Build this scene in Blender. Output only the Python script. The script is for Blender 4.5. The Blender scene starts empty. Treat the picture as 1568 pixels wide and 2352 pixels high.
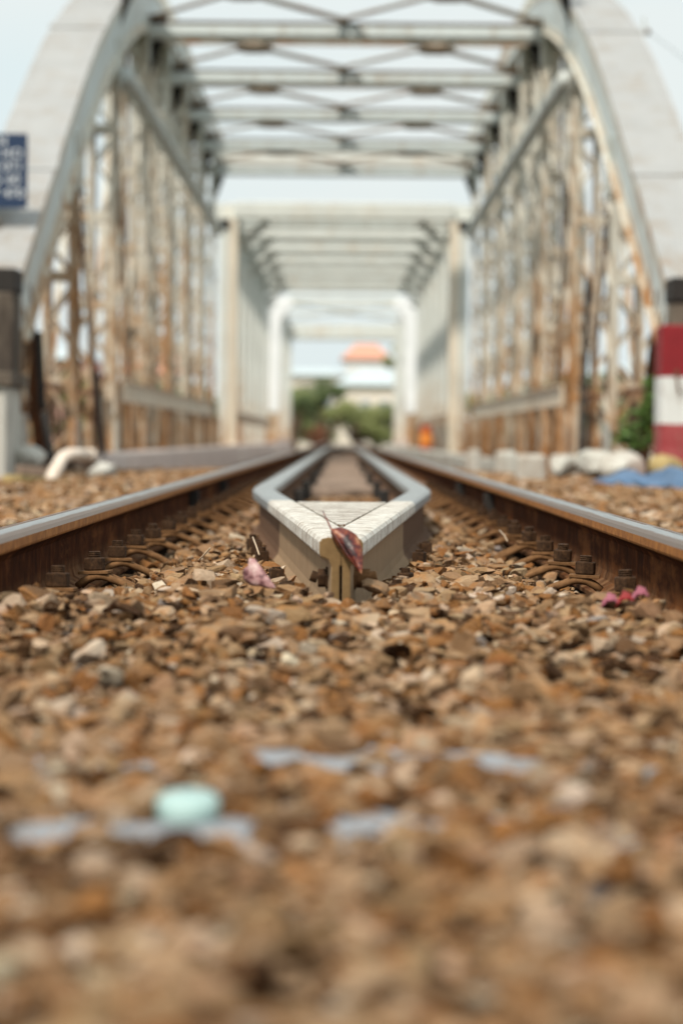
import bpy, bmesh, math, random
import numpy as np
from mathutils import Vector, Matrix, Euler

S = bpy.context.scene
COL = S.collection
random.seed(7)
rng = np.random.default_rng(11)
R = math.radians
ZC = 0.151           # lens height above the rail heads

# ------------------------------------------------------------------ camera
cd = bpy.data.cameras.new('camera')
cam = bpy.data.objects.new('camera', cd)
COL.objects.link(cam)
cd.sensor_fit = 'VERTICAL'
cd.sensor_height = 36.0
cd.sensor_width = 24.0
cd.lens = 85.0
cd.clip_start = 0.05
cd.clip_end = 3000
cam.location = (0, 0, ZC)
cam.matrix_world = Matrix.Translation((0, 0, ZC)) @ (Matrix.Rotation(R(90 - 1.754), 4, 'X') @ Matrix.Rotation(R(0.5), 4, 'Z'))
cd.dof.use_dof = True
cd.dof.focus_distance = 4.4
cd.dof.aperture_fstop = 3.7
cd.dof.aperture_blades = 0
S.camera = cam

# ------------------------------------------------------------------ world
SUN_EL, SUN_AZ = 50, 207     # azimuth clockwise from +Y: behind the camera, a little left
w = bpy.data.worlds.new("World")
S.world = w
w.use_nodes = True
nt = w.node_tree
nt.nodes.clear()
out = nt.nodes.new('ShaderNodeOutputWorld')
bg = nt.nodes.new('ShaderNodeBackground')
sky = nt.nodes.new('ShaderNodeTexSky')
sky.sky_type = 'NISHITA'
sky.sun_disc = False
sky.sun_elevation = R(SUN_EL)
sky.sun_rotation = R(SUN_AZ)
sky.air_density = 1.3
sky.dust_density = 5.0
sky.ozone_density = 1.0
# thin bright overcast: the sky's own colour mixed with white cloud
tc = nt.nodes.new('ShaderNodeTexCoord')
mp = nt.nodes.new('ShaderNodeMapping')
mp.inputs['Scale'].default_value = (2.0, 2.0, 7.0)
cn = nt.nodes.new('ShaderNodeTexNoise')
cn.inputs['Scale'].default_value = 2.2
cn.inputs['Detail'].default_value = 6
cr = nt.nodes.new('ShaderNodeValToRGB')
cr.color_ramp.elements[0].position = 0.3
cr.color_ramp.elements[0].color = (7.4, 8.6, 8.85, 1)
cr.color_ramp.elements[1].position = 0.65
cr.color_ramp.elements[1].color = (8.3, 8.9, 8.8, 1)
mix = nt.nodes.new('ShaderNodeMix')
mix.data_type = 'RGBA'
mix.inputs[0].default_value = 0.94
nt.links.new(tc.outputs['Generated'], mp.inputs[0])
nt.links.new(mp.outputs[0], cn.inputs['Vector'])
nt.links.new(cn.outputs[0], cr.inputs[0])
nt.links.new(sky.outputs[0], mix.inputs['A'])
nt.links.new(cr.outputs[0], mix.inputs['B'])
nt.links.new(mix.outputs['Result'], bg.inputs[0])
nt.links.new(bg.outputs[0], out.inputs[0])
bg.inputs[1].default_value = 0.10

sd = bpy.data.lights.new('sun', 'SUN')
sd.energy = 3.4
sd.angle = R(5)
sd.color = (1.0, 0.92, 0.80)
sun = bpy.data.objects.new('sun', sd)
COL.objects.link(sun)
dv = Vector((math.sin(R(SUN_AZ)) * math.cos(R(SUN_EL)), math.cos(R(SUN_AZ)) * math.cos(R(SUN_EL)), math.sin(R(SUN_EL))))
sun.rotation_euler = dv.to_track_quat('Z', 'Y').to_euler()
sun.location = (0, -5, 20)

S.view_settings.view_transform = 'Standard'
S.view_settings.look = 'None'
S.view_settings.exposure = 0.05
S.view_settings.gamma = 1.0
S.render.engine = 'CYCLES'
S.cycles.use_denoising = True
S.cycles.max_bounces = 6
S.cycles.use_adaptive_sampling = True
S.cycles.adaptive_threshold = 0.012

# ------------------------------------------------------------------ helpers
def P(X, Y, d):
    """point seen at (X, Y) of a 1568 x 2352 view of the place, d metres ahead of the lens"""
    return Vector(((X - 785) * d / 5553.0, d, (1006 - Y) * d / 5553.0 + ZC))

class MB:
    def __init__(self):
        self.v, self.f, self.m = [], [], []
    def add(self, vs, fs, mi=0):
        b = len(self.v)
        self.v += [tuple(p) for p in vs]
        self.f += [tuple(i + b for i in f) for f in fs]
        self.m += [mi] * len(fs)
        return self
    def box(self, x0, x1, y0, y1, z0, z1, mi=0):
        vs = [(x0, y0, z0), (x1, y0, z0), (x1, y1, z0), (x0, y1, z0), (x0, y0, z1), (x1, y0, z1), (x1, y1, z1), (x0, y1, z1)]
        return self.add(vs, [(0, 3, 2, 1), (4, 5, 6, 7), (0, 1, 5, 4), (1, 2, 6, 5), (2, 3, 7, 6), (3, 0, 4, 7)], mi)
    def bar(self, a, b, wx, wz, up=(0, 0, 1), mi=0):
        a, b = Vector(a), Vector(b)
        d = (b - a).normalized()
        u = Vector(up)
        s = d.cross(u)
        if s.length < 1e-4:
            s = d.cross(Vector((1, 0, 0)))
        s.normalize()
        t = s.cross(d).normalized()
        s, t = s * wx / 2, t * wz / 2
        vs = [a - s - t, a + s - t, a + s + t, a - s + t, b - s - t, b + s - t, b + s + t, b - s + t]
        return self.add(vs, [(0, 3, 2, 1), (4, 5, 6, 7), (0, 1, 5, 4), (1, 2, 6, 5), (2, 3, 7, 6), (3, 0, 4, 7)], mi)
    def tube(self, pts, r, n=8, mi=0, cap=True, rs=None):
        pts = [Vector(p) for p in pts]
        vs, fs = [], []
        prev = None
        for i, p in enumerate(pts):
            d = (pts[min(i + 1, len(pts) - 1)] - pts[max(i - 1, 0)]).normalized()
            if prev is None:
                u = d.orthogonal().normalized()
            else:
                u = (prev - d * prev.dot(d)).normalized()
            prev = u
            v = d.cross(u)
            rr = rs[i] if rs else r
            for k in range(n):
                a = 2 * math.pi * k / n
                vs.append(p + (u * math.cos(a) + v * math.sin(a)) * rr)
        for i in range(len(pts) - 1):
            for k in range(n):
                k2 = (k + 1) % n
                fs.append((i * n + k, i * n + k2, (i + 1) * n + k2, (i + 1) * n + k))
        if cap:
            fs.append(tuple(range(n - 1, -1, -1)))
            fs.append(tuple((len(pts) - 1) * n + k for k in range(n)))
        return self.add(vs, fs, mi)
    def prism(self, poly, z0, z1, mi=0):
        """poly: (x, y) outline extruded in z"""
        n = len(poly)
        vs = [(x, y, z0) for x, y in poly] + [(x, y, z1) for x, y in poly]
        fs = [tuple(range(n - 1, -1, -1)), tuple(range(n, 2 * n))]
        fs += [(k, (k + 1) % n, n + (k + 1) % n, n + k) for k in range(n)]
        return self.add(vs, fs, mi)
    def sweep(self, prof, path, cap=True, mats=None, capmat=0):
        """prof: (s, t) outline; path: list of (pos, side, up)"""
        n = len(prof)
        vs, fs, ms = [], [], []
        for p, s, u in path:
            for a, b in prof:
                vs.append(Vector(p) + Vector(s) * a + Vector(u) * b)
        for i in range(len(path) - 1):
            for k in range(n):
                k2 = (k + 1) % n
                fs.append((i * n + k, (i + 1) * n + k, (i + 1) * n + k2, i * n + k2))
                ms.append(mats[k] if mats else 0)
        if cap:
            fs.append(tuple(range(n)))
            fs.append(tuple((len(path) - 1) * n + k for k in range(n - 1, -1, -1)))
            ms += [capmat, capmat]
        b = len(self.v)
        self.v += [tuple(p) for p in vs]
        self.f += [tuple(i + b for i in f) for f in fs]
        self.m += ms
        return self

def build(name, mb, mats, parent=None, smooth=False, bevel=0.0, loc=None):
    me = bpy.data.meshes.new(name)
    me.from_pydata([tuple(v) for v in mb.v], [], mb.f)
    if not isinstance(mats, (list, tuple)):
        mats = [mats]
    for m in mats:
        me.materials.append(m)
    me.polygons.foreach_set('material_index', mb.m)
    bm = bmesh.new()
    bm.from_mesh(me)
    bmesh.ops.recalc_face_normals(bm, faces=bm.faces)
    bm.to_mesh(me)
    bm.free()
    if smooth:
        me.polygons.foreach_set('use_smooth', [True] * len(me.polygons))
    me.update()
    o = bpy.data.objects.new(name, me)
    COL.objects.link(o)
    if bevel:
        b = o.modifiers.new('bevel', 'BEVEL')
        b.width = bevel
        b.segments = 2
        b.limit_method = 'ANGLE'
    if loc is not None:
        o.location = loc
    if parent is not None:
        o.parent = parent
        if parent.type == 'EMPTY' and loc is None:
            o.matrix_parent_inverse = Matrix.Translation(-parent.location)
    return o

def tag(o, label=None, cat=None, group=None, kind=None):
    if label: o['label'] = label
    if cat: o['category'] = cat
    if group: o['group'] = group
    if kind: o['kind'] = kind
    return o

def thing(name, loc, label, cat, group=None):
    o = bpy.data.objects.new(name, None)
    o.empty_display_size = 0.1
    o.location = loc
    COL.objects.link(o)
    return tag(o, label, cat, group)

def copy_tree(o, parent=None):
    c = o.copy()
    COL.objects.link(c)
    c.parent = parent
    for ch in list(o.children):
        copy_tree(ch, c)
    return c

# ------------------------------------------------------------------ materials
class NB:
    def __init__(self, name):
        self.mat = bpy.data.materials.new(name)
        self.mat.use_nodes = True
        self.t = self.mat.node_tree
        self.b = self.t.nodes['Principled BSDF']
        g = self.t.nodes.new('ShaderNodeNewGeometry')
        self.pos = g.outputs['Position']
    def noise(self, scale, detail=5, rough=0.55, sc=(1, 1, 1), dist=0.0):
        m = self.t.nodes.new('ShaderNodeMapping')
        m.inputs['Scale'].default_value = sc
        self.t.links.new(self.pos, m.inputs[0])
        n = self.t.nodes.new('ShaderNodeTexNoise')
        n.inputs['Scale'].default_value = scale
        n.inputs['Detail'].default_value = detail
        n.inputs['Roughness'].default_value = rough
        n.inputs['Distortion'].default_value = dist
        self.t.links.new(m.outputs[0], n.inputs['Vector'])
        return n.outputs[0]
    def ramp(self, src, stops):
        r = self.t.nodes.new('ShaderNodeValToRGB')
        e = r.color_ramp.elements
        while len(e) < len(stops):
            e.new(0.5)
        for el, (p, c) in zip(e, stops):
            el.position = p
            el.color = (c, c, c, 1) if isinstance(c, (int, float)) else (*c, 1)
        self.t.links.new(src, r.inputs[0])
        return r.outputs[0]
    def mixc(self, f, a, b, mode='MIX'):
        m = self.t.nodes.new('ShaderNodeMix')
        m.data_type = 'RGBA'
        m.blend_type = mode
        for sock, v in ((m.inputs[0], f), (m.inputs['A'], a), (m.inputs['B'], b)):
            if isinstance(v, bpy.types.NodeSocket):
                self.t.links.new(v, sock)
            elif isinstance(v, (int, float)):
                sock.default_value = v
            else:
                sock.default_value = (*v, 1)
        return m.outputs['Result']
    def math(self, op, a, b=0.0, clamp=False):
        m = self.t.nodes.new('ShaderNodeMath')
        m.operation = op
        m.use_clamp = clamp
        for s, v in ((m.inputs[0], a), (m.inputs[1], b)):
            if isinstance(v, bpy.types.NodeSocket):
                self.t.links.new(v, s)
            else:
                s.default_value = v
        return m.outputs[0]
    def xyz(self):
        s = self.t.nodes.new('ShaderNodeSeparateXYZ')
        self.t.links.new(self.pos, s.inputs[0])
        return s.outputs
    def bump(self, h, strength=0.3, dist=0.01):
        b = self.t.nodes.new('ShaderNodeBump')
        b.inputs['Strength'].default_value = strength
        b.inputs['Distance'].default_value = dist
        self.t.links.new(h, b.inputs['Height'])
        self.t.links.new(b.outputs[0], self.b.inputs['Normal'])
    def set(self, color=None, rough=0.7, metal=0.0, spec=0.5):
        def put(n, v):
            if isinstance(v, bpy.types.NodeSocket):
                self.t.links.new(v, self.b.inputs[n])
            elif isinstance(v, (int, float)):
                self.b.inputs[n].default_value = v
            else:
                self.b.inputs[n].default_value = (*v, 1)
        put('Base Color', color)
        put('Roughness', rough)
        put('Metallic', metal)
        put('Specular IOR Level', spec)
        return self.mat

def steel_paint(name, base, rust_lo, rust_hi, zfade=True, rust=(.20, .085, .03), dirt=(.30, .23, .16), zr=2.6, zk=.15):
    """old painted steel: rust blooms and dirt streaks, more of both towards the foot"""
    n = NB(name)
    big = n.noise(2.2, 6, .65, (1.6, 1.6, .16))
    fine = n.noise(9, 6, .7, (1, 1, .5))
    f = n.math('ADD', n.math('MULTIPLY', big, .6), n.math('MULTIPLY', fine, .4))
    if zfade:
        z = n.xyz()[2]
        k = n.math('SUBTRACT', 1.0, n.math('DIVIDE', n.math('ADD', z, .3), zr), True)
        k = n.math('MULTIPLY', k, zk)
        f = n.math('ADD', f, k)
    mask = n.ramp(f, [(rust_lo, 0.0), (rust_hi, 1.0)])
    tone = n.mixc(n.noise(2.3, 6, .7), tuple(c * .76 for c in base), tuple(min(1, c * 1.16) for c in base))
    grime = n.ramp(n.math('ADD', f, n.math('MULTIPLY', n.noise(24, 3), .06)), [(rust_lo - .10, 0.0), (rust_hi, 1.0)])
    c = n.mixc(grime, tone, dirt)
    rc = n.mixc(n.ramp(n.noise(14, 4), [(.3, 0.0), (.7, 1.0)]), rust, tuple(min(1, r * 2.1) for r in rust))
    c = n.mixc(mask, c, rc)
    n.bump(fine, .25, .01)
    return n.set(c, .6)

M = {}
M['white_steel'] = steel_paint('white_painted_steel', (.40, .40, .395), .64, .76, dirt=(.30, .24, .18))
M['web_steel'] = steel_paint('light_lifted_blue_grey_paint', (.64, .70, .70), .64, .76, dirt=(.40, .33, .25))  # paler than chord plates; missing light on inner faces put into paint
M['grey_steel'] = steel_paint('weathered_grey_paint', (.60, .64, .61), .60, .74)
M['post_steel'] = steel_paint('rust_stained_post_paint', (.66, .655, .59), .575, .72, dirt=(.48, .35, .22), rust=(.21, .10, .035), zr=3.6, zk=.19)
M['rusty_steel'] = steel_paint('rusty_steel', (.20, .17, .14), .40, .60, dirt=(.12, .075, .045), rust=(.085, .038, .018))
M['tan_steel'] = steel_paint('peach_stained_paint', (.80, .71, .58), .66, .80, dirt=(.66, .52, .36))
M['pale_steel'] = steel_paint('pale_far_paint', (.70, .72, .68), .66, .80, dirt=(.52, .38, .24), zr=2.4, zk=.24)
M['bright_steel'] = steel_paint('bright_white_paint', (.88, .91, .92), .76, .88)  # whitest of the span paints, with little rust

M['brace_steel'] = steel_paint('rust_edged_brace_paint', (.44, .42, .36), .50, .66, zfade=False, dirt=(.30, .20, .12), rust=(.20, .09, .035))
# running rail: rusty flanks darkened for the shade below the heads, polished running band with a dark worn streak
n = NB('rusty_shaded_rail_flank')
a = n.noise(22, 6, .7)
st = n.noise(40, 3, .5, (1, .6, .12))
c = n.ramp(n.math('ADD', n.math('MULTIPLY', a, .6), n.math('MULTIPLY', st, .4)), [(.3, (.016, .005, .002)), (.52, (.060, .017, .005)), (.72, (.14, .045, .014))])
z_ = n.xyz()[2]
dz_ = n.math('MULTIPLY', n.math('SUBTRACT', -.085, z_), 28.0, True)
c = n.mixc(n.math('MULTIPLY', dz_, n.ramp(n.noise(18, 6, .7), [(.4, .1), (.65, .8)])), c, (.24, .13, .065))
c = n.mixc(n.ramp(n.noise(5, 7, .75, (1, .6, 1.5)), [(.52, 0.0), (.62, .7)]), c, (.19, .07, .022))
n.bump(a, .8, .003)
M['rail_rust'] = n.set(c, .9, 0, .05)
n = NB('orange_rust_head_side')
a = n.noise(30, 6, .7)
c = n.ramp(a, [(.3, (.18, .060, .010)), (.55, (.36, .135, .025)), (.75, (.48, .22, .06))])
n.bump(a, .5, .002)
M['rail_orange'] = n.set(c, .75, 0, .3)
n = NB('polished_rail_head')
a = n.noise(7, 5, .6, (30, .5, 1))
b = n.noise(60, 4, .6, (1, .25, 1))
x = n.math('ABSOLUTE', n.xyz()[0])
streak = n.math('SUBTRACT', 1.0, n.math('MULTIPLY', n.math('ABSOLUTE', n.math('SUBTRACT', n.math('ADD', x, n.math('MULTIPLY', n.noise(1.1, 2), .008)), .5515)), 170), True)
streak = n.math('MULTIPLY', streak, n.ramp(n.noise(2.5, 4, .6, (1, 1, 1)), [(.38, 0.0), (.5, 1.0)]))
c = n.ramp(n.math('ADD', n.math('MULTIPLY', a, .7), n.math('MULTIPLY', b, .3)), [(.3, (.27, .28, .28)), (.55, (.42, .43, .43)), (.72, (.36, .25, .16))])
c = n.mixc(streak, c, (.06, .04, .03))
edgem = n.math('MULTIPLY', n.math('ABSOLUTE', n.math('SUBTRACT', x, .533)), 34.0)
edgem = n.ramp(n.math('ADD', edgem, n.math('MULTIPLY', n.noise(5, 5, .7, (6, .6, 1)), .8)), [(.80, 0.0), (1.0, .85)])
c = n.mixc(edgem, c, (.17, .085, .04))
rr = n.math('ADD', .40, n.math('MULTIPLY', streak, .4))
n.bump(a, .12, .002)
M['rail_top'] = n.set(c, rr, n.math('SUBTRACT', .75, n.math('MULTIPLY', streak, .6)), .5)

# guard rail: dusty steel, white paint up to y = 5.83
n = NB('guard_rail_steel_with_white_paint')
xo = n.xyz()
chips = n.noise(15, 6, .75, (1, 2.6, 1), .6)
crack = n.noise(55, 4, .7, (1, 5.5, 1), 1.5)
pm = n.math('LESS_THAN', n.math('ADD', xo[1], n.math('MULTIPLY', n.noise(30, 2), .03)), 5.85)
chip = n.ramp(n.math('ADD', n.math('MULTIPLY', chips, .55), n.math('MULTIPLY', crack, .45)), [(.515, 0.0), (.545, 1.0)])
side = n.ramp(n.math('ADD', xo[2], n.math('MULTIPLY', n.noise(45, 3), .004)), [(0.0, 0.0), (1.0, 1.0)])
white = n.mixc(n.noise(9, 4), (.64, .60, .53), (.78, .76, .70))
white = n.mixc(n.ramp(n.noise(70, 4, .7, (1, 4, 1)), [(.56, 0.0), (.75, .45)]), white, (.55, .42, .28))
under = n.ramp(n.noise(40, 5), [(.3, (.14, .08, .045)), (.7, (.34, .22, .13))])
paint = n.mixc(chip, white, under)
bare = n.mixc(n.noise(12, 5, .6, (1, .3, 1)), (.33, .34, .335), (.50, .51, .50))
c = n.mixc(pm, bare, paint)
rough = n.mixc(pm, (.38,) * 3, (.62,) * 3)
n.bump(n.math('ADD', n.math('MULTIPLY', chip, .5), n.math('MULTIPLY', crack, .5)), .35, .003)
metal = n.math('MULTIPLY', n.math('SUBTRACT', 1.0, pm), .65)
M['guard_head'] = n.set(c, rough, metal)
n = NB('guard_rail_dusty_web')
xo = n.xyz()
pm = n.math('LESS_THAN', n.math('ADD', xo[1], n.math('MULTIPLY', n.noise(30, 2), .02)), 5.62)
dust = n.mixc(n.noise(25, 6, .7, (1, 1, .35)), (.24, .15, .085), (.42, .29, .175))
dust = n.mixc(n.ramp(n.noise(60, 5, .7), [(.62, 0.0), (.7, 1.0)]), dust, (.14, .07, .03))
rustc = n.mixc(n.noise(30, 5), (.09, .045, .024), (.19, .105, .06))
n.bump(n.noise(60, 6), .4, .002)
M['guard_web'] = n.set(n.mixc(pm, rustc, dust), .9, 0, .2)
n = NB('bare_cut_steel_tan')
c = n.mixc(n.noise(80, 5, .7), (.13, .075, .03), (.30, .19, .085))
n.bump(n.noise(90, 5), .3, .001)
M['guard_cut'] = n.set(c, .85, 0, .2)
n = NB('white_painted_cracked_wood')
crack = n.noise(14, 7, .75, (1.0, 6.0, 1), 1.0)
chip = n.ramp(crack, [(.51, 0.0), (.54, 1.0)])
white = n.mixc(n.noise(8, 4), (.60, .56, .49), (.74, .71, .65))
white = n.mixc(n.ramp(n.noise(40, 5, .7, (1, 4, 1)), [(.5, 0.0), (.8, .5)]), white, (.60, .47, .33))
c = n.mixc(chip, white, (.17, .10, .06))
n.bump(chip, .6, .004)
M['white_wood'] = n.set(c, .75)

n = NB('rusty_bolt_steel')
a = n.noise(120, 5, .7)
c = n.ramp(a, [(.3, (.018, .010, .006)), (.6, (.070, .036, .018)), (.8, (.17, .09, .045))])
n.bump(a, .6, .001)
M['bolt'] = n.set(c, .8, 0, .15)
n = NB('brown_spring_clip_steel')
a = n.noise(70, 5, .7)
c = n.ramp(a, [(.3, (.10, .048, .020)), (.7, (.26, .135, .06))])
n.bump(a, .3, .001)
M['clip'] = n.set(c, .8, 0, .12)

# stones: each stone's own colour is a mesh attribute
n = NB('gravel_stone')
at = n.t.nodes.new('ShaderNodeAttribute')
at.attribute_name = 'Col'
f1 = n.noise(90, 6, .7)
f2 = n.noise(300, 5, .7)
f3 = n.noise(24, 4, .6)
c = n.mixc(n.ramp(f1, [(.35, 0.0), (.7, 1.0)]), n.mixc(.38, at.outputs['Color'], (.14, .07, .03)), at.outputs['Color'])
c = n.mixc(n.ramp(f3, [(.52, 0.0), (.66, .6)]), c, (.42, .19, .06))
c = n.mixc(n.ramp(f2, [(.58, 0.0), (.75, .5)]), c, (.74, .58, .42))
n.bump(n.math('ADD', f1, n.math('MULTIPLY', f2, .4)), 1.0, .005)
M['stone'] = n.set(c, .92, 0, .08)
n = NB('packed_dirt')
a = n.noise(30, 8, .7)
c = n.ramp(a, [(.3, (.016, .007, .003)), (.6, (.05, .023, .010)), (.8, (.12, .06, .028))])
n.bump(a, .8, .02)
M['dirt'] = n.set(c, .95, 0, .1)
n = NB('earth_bank')
a = n.noise(.8, 8, .7)
c = n.ramp(a, [(.35, (.13, .10, .06)), (.55, (.10, .11, .045)), (.7, (.24, .18, .11))])
n.bump(a, .6, .1)
M['earth'] = n.set(c, .95, 0, .1)

def concrete(name, lo, hi, stain=(.16, .13, .10), amt=.62):
    n = NB(name)
    a = n.noise(5, 8, .7)
    b = n.noise(30, 6, .7)
    c = n.mixc(a, lo, hi)
    c = n.mixc(n.ramp(n.noise(3, 6, .65, (1, 1, .4)), [(amt - .12, 0.0), (amt + .1, .85)]), c, stain)
    n.bump(b, .5, .01)
    return n.set(c, .9, 0, .25)
M['concrete'] = concrete('weathered_concrete', (.46, .44, .39), (.62, .60, .55))
M['dark_concrete'] = concrete('stained_shaded_concrete', (.16, .13, .10), (.27, .22, .17), (.04, .03, .025), .5)  # stain tones plus the chord's shade, both mixed into the colour
M['sleeper_concrete'] = concrete('bluish_sleeper_concrete', (.25, .26, .28), (.34, .355, .38), (.22, .17, .13), .60)
M['pink_concrete'] = concrete('pinkish_dusty_concrete', (.76, .62, .56), (.88, .77, .71), (.55, .42, .35), .62)
M['white_concrete'] = concrete('whitewashed_concrete', (.50, .49, .44), (.68, .67, .61), (.32, .22, .15), .58)
M['old_wood'] = concrete('weathered_sleeper_wood', (.22, .15, .11), (.42, .32, .25), (.07, .045, .03), .6)
M['plank'] = concrete('yellowish_plank_wood', (.36, .26, .11), (.52, .40, .19), (.12, .08, .04), .62)

n = NB('red_and_white_painted_concrete')
z = n.xyz()[2]
z = n.math('ADD', z, n.math('MULTIPLY', n.noise(14, 3), .012))
inw = n.math('MULTIPLY', n.math('GREATER_THAN', z, .264), n.math('LESS_THAN', z, .562))
red = n.mixc(n.noise(7, 6, .7), (.17, .004, .008), (.31, .010, .016))
low = n.math('LESS_THAN', z, .264)
red = n.mixc(n.math('MULTIPLY', low, n.ramp(n.noise(5, 6, .7), [(.35, .15), (.7, .75)])), red, (.52, .13, .13))
wh = n.mixc(n.noise(6, 5), (.64, .64, .60), (.80, .81, .80))
wear = n.ramp(n.noise(6, 8, .75, (1, 1, .5)), [(.56, 0.0), (.64, .8)])
colr_ = n.mixc(wear, n.mixc(inw, red, wh), (.30, .20, .15))
n.bump(n.noise(40, 6), .5, .008)
M['red_white'] = n.set(colr_, .75)

def plain(name, c0, c1, scale=6, rough=.7, metal=0, bump=.2):
    n = NB(name)
    a = n.noise(scale, 5, .6)
    n.bump(a, bump, .01)
    return n.set(n.mixc(a, c0, c1), rough, metal)
M['pipe'] = plain('cream_plastic_pipe', (.72, .58, .46), (.88, .78, .68), 8, .4)
M['tarp'] = plain('blue_tarpaulin', (.045, .11, .22), (.17, .27, .42), 7, .5)
M['navy'] = plain('navy_sign_enamel', (.010, .028, .075), (.016, .040, .10), 4, .4, 0, .02)
M['letter'] = plain('white_sign_lettering', (.62, .66, .70), (.70, .73, .76), 4, .5, 0, .02)
M['cyan'] = plain('pale_cyan_plastic', (.34, .50, .48), (.46, .62, .59), 10, .35)
M['black'] = plain('tarred_black_steel', (.010, .009, .008), (.028, .022, .018), 9, .8)
M['leafgreen'] = plain('green_leaves', (.035, .085, .012), (.11, .19, .03), 9, .6)
M['crown_dark'] = plain('dark_green_foliage', (.06, .095, .03), (.15, .19, .065), 1.4, .7)
M['crown_olive'] = plain('olive_green_foliage', (.17, .20, .06), (.32, .34, .13), 1.0, .7)
M['bark'] = plain('brown_bark', (.07, .045, .03), (.16, .10, .06), 8, .9)
M['redbrown'] = plain('red_brown_dry_foliage', (.16, .06, .03), (.26, .10, .045), 3, .8)
M['orange'] = plain('orange_plastic', (.80, .20, .02), (.90, .36, .06), 4, .5)
M['orange_dark'] = plain('dark_orange_plastic', (.42, .06, .01), (.55, .10, .02), 4, .5)
M['cream_wall'] = plain('cream_rendered_wall', (.72, .64, .54), (.84, .77, .68), 1.2, .85)
M['white_wall'] = plain('white_rendered_wall', (.76, .76, .75), (.86, .86, .86), 1.2, .85)
M['blue_wall'] = plain('pale_blue_metal_sheet', (.52, .60, .63), (.62, .69, .71), 1.0, .5)
M['pink_wall'] = plain('dusty_pink_wall', (.46, .24, .20), (.58, .34, .28), 1.5, .85)
M['roof_orange'] = plain('orange_roof_tiles', (.64, .28, .18), (.76, .40, .29), 2, .8)
M['glass'] = plain('dark_window_glass', (.16, .19, .22), (.28, .32, .35), 2, .15)
M['water'] = plain('river_water', (.06, .09, .08), (.10, .13, .11), .6, .12, 0, .5)
M['petal'] = plain('pink_petals', (.18, .02, .04), (.40, .13, .18), 60, .6)
M['petal_red'] = plain('red_petals', (.16, .004, .007), (.30, .012, .010), 60, .6)
M['twig'] = plain('pale_dry_twig', (.35, .25, .16), (.55, .42, .30), 60, .8)

n = NB('dry_red_leaf')
a = n.noise(45, 5, .65)
c = n.ramp(a, [(.38, (.022, .005, .006)), (.48, (.11, .016, .012)), (.56, (.27, .07, .03)), (.68, (.52, .27, .14))])
n.bump(n.noise(120, 4), .4, .002)
n.b.inputs['Subsurface Weight'].default_value = 0
M['leaf'] = n.set(c, .42, 0, .5)
n = NB('pink_dry_leaf')
a = n.noise(60, 5, .65)
c = n.ramp(a, [(.33, (.08, .02, .025)), (.46, (.42, .22, .22)), (.7, (.66, .50, .46))])
n.bump(a, .4, .002)
M['leaf_pink'] = n.set(c, .5)

# ------------------------------------------------------------------ ground
def gz(x, y):
    """height of the gravel bed"""
    x = np.asarray(x, float); y = np.asarray(y, float)
    ax = np.abs(x)
    mid = np.interp(y, [0, 1.2, 2.0, 2.8, 3.45, 3.75, 4.3, 5, 7, 9, 12, 14, 20], [-.128, -.126, -.121, -.106, -.086, -.090, -.106, -.112, -.120, -.130, -.155, -.21, -.30])
    near = np.clip((3.78 - y) / .25, 0, 1)
    edge = np.interp(ax, [0, .22, .36, .42, .5], [0, 0, -.012, -.032, -.038]) * (1 - near) + np.interp(ax, [0, .3, .5], [0, 0, .006]) * near
    zin = mid + edge
    zout = np.interp(ax, [.5, .65, 1.2, 2.4, 4], [-.11, -.10, -.118, -.135, -.45])
    k = np.clip((ax - .5) / .06, 0, 1)
    base = zin * (1 - k) + zout * k
    bumps = .008 * np.sin(x * 23 + 1.7 * np.sin(y * 9)) * np.sin(y * 17 + 2 * np.sin(x * 11)) + .006 * np.sin(x * 51 + y * 37) * np.sin(y * 43 - x * 13)
    pit = np.clip(np.sin(x * 14.3 + 2.1 * np.sin(y * 6.7)) * np.sin(y * 12.1 + 1.7 * np.sin(x * 8.9)) - .72, 0, 1) * -.07 * np.where((y > 1.45) & (y < 2.3), 0, 1)
    return base + bumps + pit

def sheet(name, x0, x1, y0, y1, nx, ny, fn, mat, z=0.0):
    xs, ys = np.meshgrid(np.linspace(x0, x1, nx), np.linspace(y0, y1, ny))
    zs = fn(xs, ys)
    v = np.stack([xs, ys, zs], -1).reshape(-1, 3)
    f = []
    for j in range(ny - 1):
        for i in range(nx - 1):
            a = j * nx + i
            f.append((a, a + 1, a + nx + 1, a + nx))
    me = bpy.data.meshes.new(name)
    me.from_pydata(v.tolist(), [], f)
    me.materials.append(mat)
    me.polygons.foreach_set('use_smooth', [True] * len(f))
    o = bpy.data.objects.new(name, me)
    COL.objects.link(o)
    return o

def bed(x, y):
    return gz(x, y) - .030
o = sheet('track_bed', -4.0, 4.0, -2.0, 19.6, 161, 433, bed, M['dirt'])
tag(o, kind='structure')

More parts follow.
